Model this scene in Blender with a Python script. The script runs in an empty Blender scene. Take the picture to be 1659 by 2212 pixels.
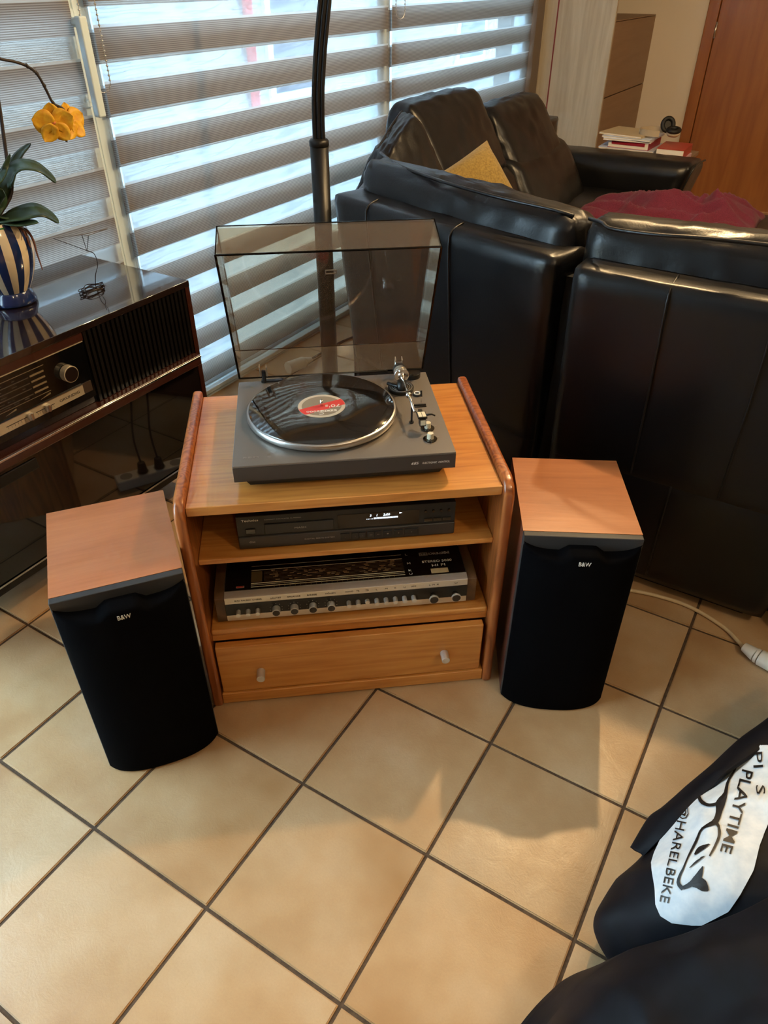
import bpy, bmesh, math, random
from mathutils import Vector, Matrix, noise
from mathutils.bvhtree import BVHTree
random.seed(7)
SC = bpy.context.scene
COL = SC.collection
PI = math.pi
def D(a): return math.radians(a)

# ------------------------------------------------------------------ camera
FPX, PITCH, YAW, HC = 1567.7, D(36.815), D(31.284), 1.3875
camd = bpy.data.cameras.new('camera')
camd.sensor_fit = 'VERTICAL'; camd.sensor_height = 24.0
camd.lens = FPX / 2212 * 24.0
camd.clip_start = 0.02; camd.clip_end = 100
cam = bpy.data.objects.new('camera', camd); COL.objects.link(cam)
cam.location = (0, 0, HC); cam.rotation_euler = (PI / 2 - PITCH, 0, YAW)
SC.camera = cam

# ------------------------------------------------------------------ world: overcast daylight
world = bpy.data.worlds.new('overcast_sky'); SC.world = world
world.use_nodes = True
WN = world.node_tree.nodes; WL = world.node_tree.links
WN['Background'].inputs['Color'].default_value = (0.60, 0.83, 1.0, 1)
WN['Background'].inputs['Strength'].default_value = 9.8

# ------------------------------------------------------------------ room lamps
def lamp_point(name, loc, power, color, radius, parent=None):
    l = bpy.data.lights.new(name, 'POINT'); l.energy = power; l.color = color; l.shadow_soft_size = radius
    o = bpy.data.objects.new(name, l); o.location = loc; COL.objects.link(o)
    if parent: o.parent = parent
    return o
WARM = (1.0, 0.76, 0.47)
lamp_point('ceiling_light', (1.35, 0.45, 2.30), 18, WARM, 0.05)
lamp_point('ceiling_light', (1.1, -0.9, 2.30), 7, WARM, 0.05)
lamp_point('ceiling_light', (1.6, 3.6, 2.30), 18, WARM, 0.06)

SC.view_settings.view_transform = 'Standard'
SC.view_settings.look = 'None'
SC.view_settings.gamma = 1.0
SC.view_settings.use_curve_mapping = False
SC.view_settings.exposure = 0.64
SC.cycles.max_bounces = 4; SC.cycles.diffuse_bounces = 3; SC.cycles.glossy_bounces = 3; SC.cycles.transmission_bounces = 4
SC.cycles.transparent_max_bounces = 10
SC.cycles.caustics_reflective = False; SC.cycles.caustics_refractive = False
SC.cycles.use_adaptive_sampling = True; SC.cycles.adaptive_threshold = 0.08; SC.cycles.adaptive_min_samples = 16
SC.cycles.light_sampling_threshold = 0.03

# ------------------------------------------------------------------ pixel -> point helpers (measuring the place)
_R = Matrix.Rotation(YAW, 3, 'Z') @ Matrix.Rotation(PI / 2 - PITCH, 3, 'X')
EYE = Vector((0, 0, HC))
def ray(u, v): return _R @ Vector(((u - 829.5) / FPX, -(v - 1106) / FPX, -1.0))
def onz(u, v, z):
    d = ray(u, v); return EYE + d * ((z - HC) / d.z)
def onx(u, v, x):
    d = ray(u, v); return EYE + d * (x / d.x)
def ony(u, v, y):
    d = ray(u, v); return EYE + d * (y / d.y)
def toview(p):
    q = _R.transposed() @ (Vector(p) - EYE)
    if q.z > -0.05: return None
    return (829.5 + FPX * q.x / -q.z, 1106 - FPX * q.y / -q.z)

# ------------------------------------------------------------------ mesh helpers
class MB:
    def __init__(s): s.v = []; s.f = []; s.m = []; s.mi = 0
    def add(s, vs, fs):
        o = len(s.v); s.v += [tuple(v) for v in vs]
        for f in fs: s.f.append([i + o for i in f]); s.m.append(s.mi)
        return s
    def box(s, x0, x1, y0, y1, z0, z1):
        vs = [(x0, y0, z0), (x1, y0, z0), (x1, y1, z0), (x0, y1, z0), (x0, y0, z1), (x1, y0, z1), (x1, y1, z1), (x0, y1, z1)]
        return s.hexa(vs)
    def hexa(s, vs):
        return s.add(vs, [(0, 3, 2, 1), (4, 5, 6, 7), (0, 1, 5, 4), (1, 2, 6, 5), (2, 3, 7, 6), (3, 0, 4, 7)])
    def frame(s, p0, p1):
        d = (Vector(p1) - Vector(p0)).normalized()
        a = Vector((0, 0, 1)) if abs(d.z) < 0.9 else Vector((1, 0, 0))
        x = d.cross(a).normalized(); y = d.cross(x).normalized()
        return x, y
    def cyl(s, p0, p1, r0, r1=None, n=20, caps=True):
        r1 = r0 if r1 is None else r1
        p0 = Vector(p0); p1 = Vector(p1); x, y = s.frame(p0, p1)
        vs = []
        for p, r in ((p0, r0), (p1, r1)):
            for k in range(n):
                a = 2 * PI * k / n; vs.append(p + x * (r * math.cos(a)) + y * (r * math.sin(a)))
        fs = [(k, (k + 1) % n, n + (k + 1) % n, n + k) for k in range(n)]
        if caps: fs += [tuple(range(n - 1, -1, -1)), tuple(range(n, 2 * n))]
        return s.add(vs, fs)
    def tube(s, pts, r, n=8, closed=False):
        pts = [Vector(p) for p in pts]; m = len(pts); vs = []; fs = []
        rr = r if isinstance(r, (list, tuple)) else [r] * m
        x = None
        for i, p in enumerate(pts):
            if closed: d = pts[(i + 1) % m] - pts[i - 1]
            else: d = pts[min(i + 1, m - 1)] - pts[max(i - 1, 0)]
            d.normalize()
            if x is None:
                a = Vector((0, 0, 1)) if abs(d.z) < 0.9 else Vector((1, 0, 0)); x = d.cross(a).normalized()
            else:
                x = (x - d * x.dot(d)).normalized()
            y = d.cross(x)
            for k in range(n):
                a = 2 * PI * k / n; vs.append(p + x * (rr[i] * math.cos(a)) + y * (rr[i] * math.sin(a)))
        for i in range(m if closed else m - 1):
            j = (i + 1) % m
            for k in range(n): fs.append((i * n + k, i * n + (k + 1) % n, j * n + (k + 1) % n, j * n + k))
        if not closed: fs += [tuple(range(n - 1, -1, -1)), tuple(range((m - 1) * n, m * n))]
        return s.add(vs, fs)
    def lathe(s, prof, n=40, c=(0, 0, 0)):
        vs = []; fs = []; m = len(prof)
        for r, z in prof:
            for k in range(n):
                a = 2 * PI * k / n; vs.append((c[0] + r * math.cos(a), c[1] + r * math.sin(a), c[2] + z))
        for i in range(m - 1):
            for k in range(n): fs.append((i * n + k, i * n + (k + 1) % n, (i + 1) * n + (k + 1) % n, (i + 1) * n + k))
        if prof[0][0] > 1e-5: fs.append(tuple(range(n - 1, -1, -1)))
        if prof[-1][0] > 1e-5: fs.append(tuple(range((m - 1) * n, m * n)))
        return s.add(vs, fs)
    def prism(s, poly, a, b, axis='x'):
        n = len(poly); vs = []
        for t in (a, b):
            for p, q in poly:
                vs.append({'x': (t, p, q), 'y': (p, t, q), 'z': (p, q, t)}[axis])
        fs = [(k, (k + 1) % n, n + (k + 1) % n, n + k) for k in range(n)] + [tuple(range(n - 1, -1, -1)), tuple(range(n, 2 * n))]
        return s.add(vs, fs)
    def grid(s, rows):
        m = len(rows); n = len(rows[0]); vs = [p for r in rows for p in r]
        return s.add(vs, [(i * n + j, i * n + j + 1, (i + 1) * n + j + 1, (i + 1) * n + j) for i in range(m - 1) for j in range(n - 1)])
    def mesh(s, name):
        me = bpy.data.meshes.new(name); me.from_pydata(s.v, [], s.f); me.update()
        bm = bmesh.new(); bm.from_mesh(me); bmesh.ops.recalc_face_normals(bm, faces=bm.faces); bm.to_mesh(me); bm.free()
        return me
    def build(s, name, mat, parent=None, smooth=False, bevel=0, seg=2, loc=None, rot=None, origin=None):
        if origin is not None:
            o_ = Vector(origin); s.v = [tuple(Vector(v) - o_) for v in s.v]
        me = s.mesh(name)
        return finish(name, me, mat, parent, smooth, bevel, seg, loc, rot, s.m)
def finish(name, me, mat, parent=None, smooth=False, bevel=0, seg=2, loc=None, rot=None, mids=None):
    mats = mat if isinstance(mat, (list, tuple)) else [mat]
    for m in mats: me.materials.append(m)
    if mids and len(mats) > 1 and len(mids) == len(me.polygons):
        me.polygons.foreach_set('material_index', mids)
    if smooth:
        for p in me.polygons: p.use_smooth = True
    o = bpy.data.objects.new(name, me); COL.objects.link(o)
    if parent: o.parent = parent
    if loc is not None: o.location = loc
    if rot is not None: o.rotation_euler = rot
    if bevel:
        b = o.modifiers.new('bevel', 'BEVEL'); b.width = bevel; b.segments = seg; b.limit_method = 'ANGLE'; b.angle_limit = D(40)
        b.harden_normals = False
        for p in me.polygons: p.use_smooth = True
        w = o.modifiers.new('wn', 'WEIGHTED_NORMAL'); w.keep_sharp = False
    return o
def tag(o, label=None, cat=None, group=None, kind=None):
    if label: o['label'] = label
    if cat: o['category'] = cat
    if group: o['group'] = group
    if kind: o['kind'] = kind
    return o
def thing(name, label, cat, loc=(0, 0, 0), rz=0, group=None):
    o = bpy.data.objects.new(name, None); COL.objects.link(o)
    o.empty_display_size = 0.05
    o.location = loc; o.rotation_euler = (0, 0, rz)
    return tag(o, label, cat, group)
def struct(name, mb, mat, parent=None, **k):
    o = mb.build(name, mat, parent, **k)
    if not parent: o['kind'] = 'structure'
    return o
def text(name, body, mat, parent, loc, rot, width=None, size=0.01, align='LEFT', extrude=0.0002, shear=0.0, sx=1.0):
    c = bpy.data.curves.new(name, 'FONT'); c.body = body; c.size = size; c.align_x = align; c.extrude = extrude; c.shear = shear
    c.resolution_u = 3
    c.materials.append(mat)
    o = bpy.data.objects.new(name, c); COL.objects.link(o)
    bpy.context.view_layer.update()
    me = bpy.data.meshes.new_from_object(o.evaluated_get(bpy.context.evaluated_depsgraph_get()))
    bpy.data.objects.remove(o); bpy.data.curves.remove(c); me.name = name
    xs = [v.co.x for v in me.vertices] or [0, 1]
    o = bpy.data.objects.new(name, me); COL.objects.link(o)
    if parent: o.parent = parent
    o.location = loc; o.rotation_euler = rot
    o.scale = ((width / max(max(xs) - min(xs), 1e-5)) if width else sx, 1, 1)
    return o
FRONT = (PI / 2, 0, 0)
def catmull(p, t):
    n = len(p); i = min(int(t), n - 2); f = t - i
    a = p[max(i - 1, 0)]; b = p[i]; c = p[i + 1]; d = p[min(i + 2, n - 1)]
    return 0.5 * ((2 * b) + (c - a) * f + (2 * a - 5 * b + 4 * c - d) * f * f + (3 * b - a - 3 * c + d) * f ** 3)
def smoothpath(pts, n):
    pts = [Vector(p) for p in pts]
    return [catmull(pts, i / (n - 1) * (len(pts) - 1)) for i in range(n)]
def softhex(c8, seg, r, puff=(0, 0, 0), wr=0.0, wscale=6.0, wst=(1, 1, 1), seed=0):
    """a soft block filling the eight corners c8 (bottom ring, then top ring): rounded, puffed, wrinkled"""
    C = [Vector(c) for c in c8]
    idx = {}; vs = []; par = []
    nx, ny, nz = seg
    def sp(i, n):                                # denser towards the ends
        t = -1 + 2 * i / n
        return t
    def vid(i, j, k):
        key = (i, j, k)
        if key not in idx:
            idx[key] = len(vs); p = [sp(i, nx), sp(j, ny), sp(k, nz)]
            q = [0, 0, 0]; d = [0, 0, 0]
            for a in range(3):
                lim = 1 - r[a]; inn = max(-lim, min(lim, p[a])); q[a] = inn; d[a] = (p[a] - inn) / max(r[a], 1e-6)
            n_ = math.sqrt(sum(x * x for x in d))
            if n_ > 1e-9:
                m_ = max(abs(x) for x in d); d = [x / n_ * m_ for x in d]
            p2 = [q[a] + d[a] * r[a] for a in range(3)]
            for a in range(3):
                b, c = (a + 1) % 3, (a + 2) % 3
                p2[a] *= 1 + puff[a] * (1 - p[b] ** 2) * (1 - p[c] ** 2)
            x, y, z = [(t + 1) / 2 for t in p2]
            lo = (C[0] * (1 - x) + C[1] * x) * (1 - y) + (C[3] * (1 - x) + C[2] * x) * y
            hi = (C[4] * (1 - x) + C[5] * x) * (1 - y) + (C[7] * (1 - x) + C[6] * x) * y
            vs.append(lo * (1 - z) + hi * z); par.append(p)
        return idx[key]
    fs = []
    for i in range(nx):
        for j in range(ny):
            fs.append((vid(i, j, 0), vid(i, j + 1, 0), vid(i + 1, j + 1, 0), vid(i + 1, j, 0)))
            fs.append((vid(i, j, nz), vid(i + 1, j, nz), vid(i + 1, j + 1, nz), vid(i, j + 1, nz)))
    for i in range(nx):
        for k in range(nz):
            fs.append((vid(i, 0, k), vid(i + 1, 0, k), vid(i + 1, 0, k + 1), vid(i, 0, k + 1)))
            fs.append((vid(i, ny, k), vid(i, ny, k + 1), vid(i + 1, ny, k + 1), vid(i + 1, ny, k)))
    for j in range(ny):
        for k in range(nz):
            fs.append((vid(0, j, k), vid(0, j, k + 1), vid(0, j + 1, k + 1), vid(0, j + 1, k)))
            fs.append((vid(nx, j, k), vid(nx, j + 1, k), vid(nx, j + 1, k + 1), vid(nx, j, k + 1)))
    if wr:
        cen = sum(C, Vector()) / 8
        for n_, v in enumerate(vs):
            p = Vector([par[n_][a] * wst[a] for a in range(3)]) * wscale + Vector((seed * 3.1, seed * 1.7, 0))
            a = noise.noise(p) + 0.5 * noise.noise(p * 2.1)
            d = (v - cen).normalized(); vs[n_] = v + d * (a * wr)
    mb = MB(); mb.add(vs, fs); return mb

# ------------------------------------------------------------------ material helpers
def srgb(r, g, b):
    f = lambda c: (c / 255 / 12.92) if c <= 10.3 else ((c / 255 + 0.055) / 1.055) ** 2.4
    return (f(r), f(g), f(b), 1)
def mat(name, col, rough=0.5, metal=0.0, spec=0.5, coat=0.0, coat_rough=0.05, emit=None, estr=1.0):
    m = bpy.data.materials.new(name); m.use_nodes = True; b = m.node_tree.nodes['Principled BSDF']
    b.inputs['Base Color'].default_value = col; b.inputs['Roughness'].default_value = rough; b.inputs['Metallic'].default_value = metal
    b.inputs['Specular IOR Level'].default_value = spec; b.inputs['Coat Weight'].default_value = coat; b.inputs['Coat Roughness'].default_value = coat_rough
    if emit: b.inputs['Emission Color'].default_value = emit; b.inputs['Emission Strength'].default_value = estr
    return m
class NT:
    def __init__(s, m): s.t = m.node_tree; s.n = s.t.nodes; s.l = s.t.links; s.b = s.n.get('Principled BSDF')
    def new(s, ty, **k):
        n = s.n.new(ty)
        for a, v in k.items(): setattr(n, a, v)
        return n
    def link(s, a, b): s.l.new(a, b)
    def coords(s, scale=(1, 1, 1), rot=(0, 0, 0), kind='Object', loc=(0, 0, 0)):
        tc = s.new('ShaderNodeTexCoord'); mp = s.new('ShaderNodeMapping')
        mp.inputs['Scale'].default_value = scale; mp.inputs['Rotation'].default_value = rot; mp.inputs['Location'].default_value = loc
        s.link(tc.outputs[kind], mp.inputs['Vector']); return mp.outputs['Vector']
    def noise(s, vec, scale, detail=3, rough=0.55, dist=0.0):
        n = s.new('ShaderNodeTexNoise'); n.inputs['Scale'].default_value = scale; n.inputs['Detail'].default_value = detail
        n.inputs['Roughness'].default_value = rough; n.inputs['Distortion'].default_value = dist
        if vec is not None: s.link(vec, n.inputs['Vector'])
        return n.outputs['Fac']
    def ramp(s, fac, stops, interp='LINEAR'):
        r = s.new('ShaderNodeValToRGB'); e = r.color_ramp.elements; r.color_ramp.interpolation = interp
        while len(e) < len(stops): e.new(0.5)
        for i, (p, c) in enumerate(stops): e[i].position = p; e[i].color = c if len(c) == 4 else (*c, 1)
        s.link(fac, r.inputs['Fac']); return r.outputs['Color']
    def mix(s, fac, a, b, mode='MIX'):
        n = s.new('ShaderNodeMix', data_type='RGBA', blend_type=mode)
        for sock, v in ((n.inputs[0], fac), (n.inputs[6], a), (n.inputs[7], b)):
            if hasattr(v, 'is_linked') or isinstance(v, bpy.types.NodeSocket): s.link(v, sock)
            else: sock.default_value = v
        return n.outputs[2]
    def math(s, op, a, b=None):
        n = s.new('ShaderNodeMath', operation=op)
        for i, v in enumerate((a, b)):
            if v is None: continue
            if isinstance(v, bpy.types.NodeSocket): s.link(v, n.inputs[i])
            else: n.inputs[i].default_value = v
        return n.outputs[0]
    def bump(s, h, strength=0.3, dist=0.01, target=None):
        n = s.new('ShaderNodeBump'); n.inputs['Strength'].default_value = strength; n.inputs['Distance'].default_value = dist
        s.link(h, n.inputs['Height']); s.link(n.outputs['Normal'], (target or s.b).inputs['Normal']); return n
    def objrand(s):
        return s.new('ShaderNodeObjectInfo').outputs['Random']
def wood(name, light, mid, dark, axis, rough=0.35, coat=0.3, freq=1.0, rings=9.0, contrast=1.0, bumpk=0.06):
    """grain runs along the local axis; rings are stretched noise bands"""
    m = mat(name, light, rough, coat=coat, coat_rough=0.12); t = NT(m)
    st = {'x': (0.7, 9, 9), 'y': (9, 0.7, 9), 'z': (9, 9, 0.7)}[axis]
    v = t.coords(tuple(c * freq for c in st))
    r = t.objrand()
    ofs = t.new('ShaderNodeVectorMath', operation='ADD'); t.link(v, ofs.inputs[0])
    cx = t.new('ShaderNodeCombineXYZ'); t.link(t.math('MULTIPLY', r, 13.0), cx.inputs[0]); t.link(t.math('MULTIPLY', r, 7.0), cx.inputs[1]); t.link(t.math('MULTIPLY', r, 5.0), cx.inputs[2])
    t.link(cx.outputs[0], ofs.inputs[1]); v = ofs.outputs[0]
    big = t.noise(v, 1.1, 2, 0.5, 0.3)
    bands = t.math('FRACT', t.math('MULTIPLY', big, rings))
    tri = t.math('SUBTRACT', 1.0, t.math('ABSOLUTE', t.math('SUBTRACT', t.math('MULTIPLY', bands, 2.0), 1.0)))
    fine = t.noise(v, 9.0, 4, 0.65, 0.0)
    f = t.math('ADD', t.math('MULTIPLY', tri, 0.55 * contrast), t.math('MULTIPLY', fine, 0.55))
    col = t.ramp(f, [(0.12, light), (0.5, mid), (0.92, dark)])
    t.link(col, t.b.inputs['Base Color'])
    t.bump(fine, bumpk, 0.004)
    return m
def leather(name, col, rough=0.36, scale=1.0):
    m = mat(name, col, rough, spec=0.40); t = NT(m)
    v = t.coords()
    n1 = t.noise(v, 14, 3)
    t.bump(t.noise(v, 190 * scale, 2), 0.10, 0.003)
    rr = t.new('ShaderNodeMapRange'); rr.inputs['To Min'].default_value = rough - 0.07; rr.inputs['To Max'].default_value = rough + 0.1
    t.link(n1, rr.inputs['Value']); t.link(rr.outputs[0], t.b.inputs['Roughness'])
    return m

# ------------------------------------------------------------------ materials
# floor tile
M_TILE = mat('beige_tile', srgb(200, 168, 128), 0.42, spec=0.5); t = NT(M_TILE)
gv = t.coords(kind='Object'); rnd = t.objrand()
sh = t.new('ShaderNodeVectorMath', operation='ADD'); t.link(gv, sh.inputs[0])
cx = t.new('ShaderNodeCombineXYZ')
for i, k in enumerate((17.0, 31.0, 5.0)): t.link(t.math('MULTIPLY', rnd, k), cx.inputs[i])
t.link(cx.outputs[0], sh.inputs[1]); tv = sh.outputs[0]
cloud = t.noise(tv, 5.0, 3, 0.5); speck = t.noise(tv, 260, 2, 0.6); mid_ = t.noise(tv, 28, 4, 0.6)
c1 = t.ramp(cloud, [(0.28, srgb(178, 136, 88)), (0.5, srgb(202, 167, 122)), (0.75, srgb(217, 189, 150))])
c2 = t.mix(t.math('MULTIPLY', mid_, 0.35), c1, srgb(180, 137, 92), 'MIX')
c3 = t.mix(t.math('MULTIPLY', speck, 0.28), c2, srgb(164, 124, 92), 'MIX')
hs = t.new('ShaderNodeHueSaturation'); t.link(c3, hs.inputs['Color'])
t.link(t.math('ADD', 0.93, t.math('MULTIPLY', rnd, 0.12)), hs.inputs['Value']); t.link(hs.outputs[0], t.b.inputs['Base Color'])
wrk = t.noise(tv, 22, 5, 0.7, 1.2)
hh = t.math('ADD', t.math('MULTIPLY', wrk, 1.0), t.math('MULTIPLY', speck, 0.25)); t.bump(hh, 0.16, 0.004)
t.link(t.math('ADD', 0.22, t.math('MULTIPLY', mid_, 0.20)), t.b.inputs['Roughness'])
M_GROUT = mat('dark_grout', srgb(84, 66, 48), 0.85); t = NT(M_GROUT)
gn = t.noise(t.coords(), 120, 3); t.link(t.ramp(gn, [(0.3, srgb(70, 54, 40)), (0.7, srgb(98, 78, 58))]), t.b.inputs['Base Color'])
# plaster
def plaster(name, col, rough=0.8):
    m = mat(name, col, rough, spec=0.25); t = NT(m); n = t.noise(t.coords(), 60, 3); t.bump(n, 0.05, 0.004)
    v = t.noise(t.coords(), 1.2, 2); t.link(t.mix(t.math('MULTIPLY', v, 0.12), col, tuple(c * 0.86 for c in col[:3]) + (1,)), t.b.inputs['Base Color'])
    return m
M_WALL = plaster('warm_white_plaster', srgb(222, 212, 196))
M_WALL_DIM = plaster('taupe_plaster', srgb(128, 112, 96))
M_CEIL = plaster('ceiling_white', srgb(236, 232, 224))
M_PVC = mat('white_window_frame', srgb(208, 228, 240), 0.35)
M_GREYPOST = plaster('taupe_reveal', srgb(120, 108, 98))
PINE = (srgb(216, 152, 78), srgb(200, 130, 58), srgb(168, 98, 40))
M_PINE_X = wood('honey_pine_along', *PINE, 'x', 0.34, 0.35, rings=8, freq=1.7, contrast=0.55)
M_PINE_Y = wood('honey_pine_deep', *PINE, 'y', 0.34, 0.35, rings=7)
M_PINE_SIDE = wood('reddish_pine_side', srgb(186, 114, 58), srgb(164, 92, 44), srgb(118, 62, 28), 'z', 0.30, 0.4, rings=11, freq=1.6)
M_PINE_TOP = wood('pine_top_board', srgb(214, 150, 78), srgb(198, 130, 60), srgb(160, 96, 42), 'x', 0.30, 0.45, rings=9, freq=1.8, contrast=0.6)
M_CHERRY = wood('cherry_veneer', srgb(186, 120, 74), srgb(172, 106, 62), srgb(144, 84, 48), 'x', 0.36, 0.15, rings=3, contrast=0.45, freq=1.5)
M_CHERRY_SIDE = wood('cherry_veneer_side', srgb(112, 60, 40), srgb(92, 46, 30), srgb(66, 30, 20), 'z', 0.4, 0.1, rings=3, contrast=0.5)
M_OAK_PALE = wood('bleached_oak', srgb(190, 178, 154), srgb(176, 162, 138), srgb(154, 140, 116), 'z', 0.5, 0.0, rings=4, contrast=0.6)
M_OAK_BROWN = wood('taupe_oak', srgb(150, 122, 96), srgb(138, 110, 84), srgb(120, 94, 70), 'y', 0.55, 0.0, rings=3, contrast=0.3)
M_DOOR = wood('golden_beech_door', srgb(160, 102, 48), srgb(148, 90, 40), srgb(128, 72, 30), 'z', 0.42, 0.2, rings=5, contrast=0.7, freq=0.7)
M_WALNUT = wood('walnut_side', srgb(112, 82, 50), srgb(92, 64, 38), srgb(64, 42, 24), 'y', 0.45, 0.1, rings=6)
M_LACQ = mat('dark_lacquer', srgb(30, 20, 19), 0.10, coat=1.0, coat_rough=0.03)
M_LACQ_TOP = mat('dark_lacquer_top', srgb(34, 24, 22), 0.12, coat=1.0, coat_rough=0.06); t = NT(M_LACQ_TOP); t.b.inputs['Coat IOR'].default_value = 1.75
n = t.noise(t.coords((2, 30, 30)), 8, 3); t.link(t.math('ADD', 0.015, t.math('MULTIPLY', n, 0.04)), t.b.inputs['Coat Roughness'])
M_LACQ_DOOR = mat('black_gloss_door', srgb(22, 16, 15), 0.06, coat=1.0, coat_rough=0.01)
M_LACQ_BROWN = mat('brown_lacquer_edge', srgb(58, 30, 24), 0.2, coat=0.8, coat_rough=0.08)
M_BLACK = mat('black_plastic', srgb(20, 20, 20), 0.42)
M_BLACKGLOSS = mat('black_gloss', srgb(10, 10, 11), 0.07, coat=0.6)
M_SLAT = mat('black_slat', srgb(17, 15, 15), 0.3)
M_CHROME = mat('chrome', (0.75, 0.74, 0.72, 1), 0.12, 1.0)
M_STEEL = mat('brushed_steel', (0.60, 0.58, 0.55, 1), 0.32, 1.0)
M_ALU = mat('brushed_aluminium', (0.72, 0.67, 0.58, 1), 0.38, 0.65); t = NT(M_ALU)
n = t.noise(t.coords((3, 400, 400)), 4, 2); t.link(t.math('ADD', 0.26, t.math('MULTIPLY', n, 0.2)), t.b.inputs['Roughness'])
M_BRASSY = mat('champagne_strip', (0.62, 0.54, 0.40, 1), 0.3, 0.55)
M_TT = mat('charcoal_metallic', srgb(124, 117, 109), 0.40, 0.45); t = NT(M_TT)
n = t.noise(t.coords(), 700, 2); t.bump(n, 0.05, 0.002)
M_TT_FRONT = mat('charcoal_front', srgb(66, 61, 57), 0.5, 0.2)
M_WHITE_TXT = mat('white_print', srgb(228, 224, 214), 0.5)
M_GREY_TXT = mat('grey_print', srgb(150, 144, 134), 0.5)
M_BLACK_TXT = mat('black_print', srgb(24, 22, 22), 0.5)
M_IVORY = mat('ivory_plastic', srgb(214, 206, 180), 0.4)
M_RED = mat('red_lens', srgb(170, 34, 30), 0.3, coat=0.5)
M_RUBBER = mat('black_rubber', srgb(16, 16, 16), 0.6)
# vinyl record: circular grooves
M_VINYL = mat('black_vinyl', srgb(9, 9, 10), 0.1, spec=1.0); t = NT(M_VINYL)
tc = t.new('ShaderNodeTexCoord'); sep = t.new('ShaderNodeSeparateXYZ'); t.link(tc.outputs['Object'], sep.inputs[0])
rad = t.math('SQRT', t.math('ADD', t.math('POWER', sep.outputs[0], 2), t.math('POWER', sep.outputs[1], 2)))
cb = t.new('ShaderNodeCombineXYZ'); t.link(rad, cb.inputs[0])
gro = t.noise(cb.outputs[0], 900, 2, 0.7); gr2 = t.noise(cb.outputs[0], 130, 1)
t.bump(gro, 0.02, 0.0006)
t.link(t.math('ADD', 0.03, t.math('MULTIPLY', gr2, 0.10)), t.b.inputs['Roughness'])
t.b.inputs['IOR'].default_value = 1.75
t.b.inputs['Anisotropic'].default_value = 0.0
tg = t.new('ShaderNodeTangent', direction_type='RADIAL', axis='Z'); t.link(tg.outputs[0], t.b.inputs['Tangent'])
M_LEATHER = leather('black_leather', srgb(13, 13, 15), 0.31)
M_LEATHER_B = leather('dark_brown_leather', srgb(44, 33, 26), 0.42)
M_PIPING = mat('black_piping', srgb(10, 10, 11), 0.4)
M_GAP = mat('gap_shade_and_backing_black', srgb(6, 6, 6), 0.9)
def cloth(name, col, col2, scale, rough=0.9, bumpk=0.5, sheen=0.3):
    m = mat(name, col, rough, spec=0.2); t = NT(m); v = t.coords()
    n = t.noise(v, scale, 3, 0.6); t.link(t.ramp(n, [(0.3, col), (0.7, col2)]), t.b.inputs['Base Color'])
    t.bump(n, bumpk, 0.004); t.b.inputs['Sheen Weight'].default_value = sheen
    return m
M_MUSTARD = cloth('mustard_velvet', srgb(104, 84, 38), srgb(136, 114, 60), 150)
M_BURG = cloth('burgundy_fleece', srgb(78, 24, 40), srgb(104, 38, 58), 260, sheen=0.08)
M_BAG = cloth('black_nylon', srgb(7, 8, 13), srgb(13, 15, 23), 30, 0.6, 0.12, 0.0)
M_PRINT = cloth('white_screen_print', srgb(196, 208, 218), srgb(222, 228, 232), 40, 0.5, 0.1, 0)
M_GRILLE = cloth('black_grille_cloth', srgb(6, 6, 8), srgb(10, 10, 12), 900, 0.95, 0.2, 0.0)
M_GRILLE.node_tree.nodes['Principled BSDF'].inputs['Specular IOR Level'].default_value = 0.03
M_BAFFLE = mat('charcoal_baffle', srgb(46, 46, 46), 0.55)
M_BAFFLE2 = mat('dark_blue_grey_foam', srgb(24, 25, 32), 0.7)
M_LEAF = mat('orchid_leaf', srgb(42, 62, 46), 0.34); t = NT(M_LEAF)
n = t.noise(t.coords(), 25, 3); t.link(t.ramp(n, [(0.3, srgb(32, 50, 38)), (0.7, srgb(58, 82, 58))]), t.b.inputs['Base Color'])
M_STEM = mat('dark_stem', srgb(44, 34, 30), 0.6)
M_ROOT = mat('brown_root', srgb(96, 54, 36), 0.7)
M_PETAL = mat('yellow_petal', srgb(216, 160, 26), 0.55); t = NT(M_PETAL)
n = t.noise(t.coords(), 60, 3); t.link(t.ramp(n, [(0.3, srgb(204, 140, 20)), (0.7, srgb(230, 186, 50))]), t.b.inputs['Base Color'])
t.b.inputs['Subsurface Weight'].default_value = 0.0
M_SOIL = mat('bark_soil', srgb(50, 34, 24), 0.9)
M_POT_BLUE = mat('navy_glaze', srgb(26, 44, 92), 0.12, coat=0.7)
M_POT_WHITE = mat('cream_glaze', srgb(222, 206, 176), 0.15, coat=0.7)
M_WIRE = mat('dark_wire', srgb(38, 30, 30), 0.4, 0.5)
M_CORD = mat('ivory_cord', srgb(222, 200, 160), 0.5)
M_CORDWHITE = mat('white_plastic', srgb(232, 226, 212), 0.45)
M_CORDDARK = mat('dark_cable', srgb(40, 38, 36), 0.5)
M_LAMP = mat('matt_black_metal', srgb(22, 22, 23), 0.38, 0.3)
M_BULB = mat('lit_bulb', (1, 0.8, 0.5, 1), 0.4, emit=(1.0, 0.72, 0.4, 1), estr=12)
M_DISPLAY = mat('cd_display_glass', srgb(8, 9, 12), 0.08)
M_LED = mat('blue_white_display', (0.7, 0.85, 1, 1), 0.5, emit=(0.75, 0.88, 1.0, 1), estr=1.5)
M_CDBODY = mat('cd_black', srgb(28, 27, 26), 0.45)
M_CDGREY = mat('cd_charcoal', srgb(58, 54, 50), 0.42, 0.2)
M_GOLDPLATE = mat('gold_badge', (0.85, 0.66, 0.34, 1), 0.28, 0.4)
M_SATIN = mat('satin_metal_knob', (0.66, 0.63, 0.57, 1), 0.3, 0.5)
M_CUPHP = mat('headphone_sand', srgb(180, 164, 138), 0.45)
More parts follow.
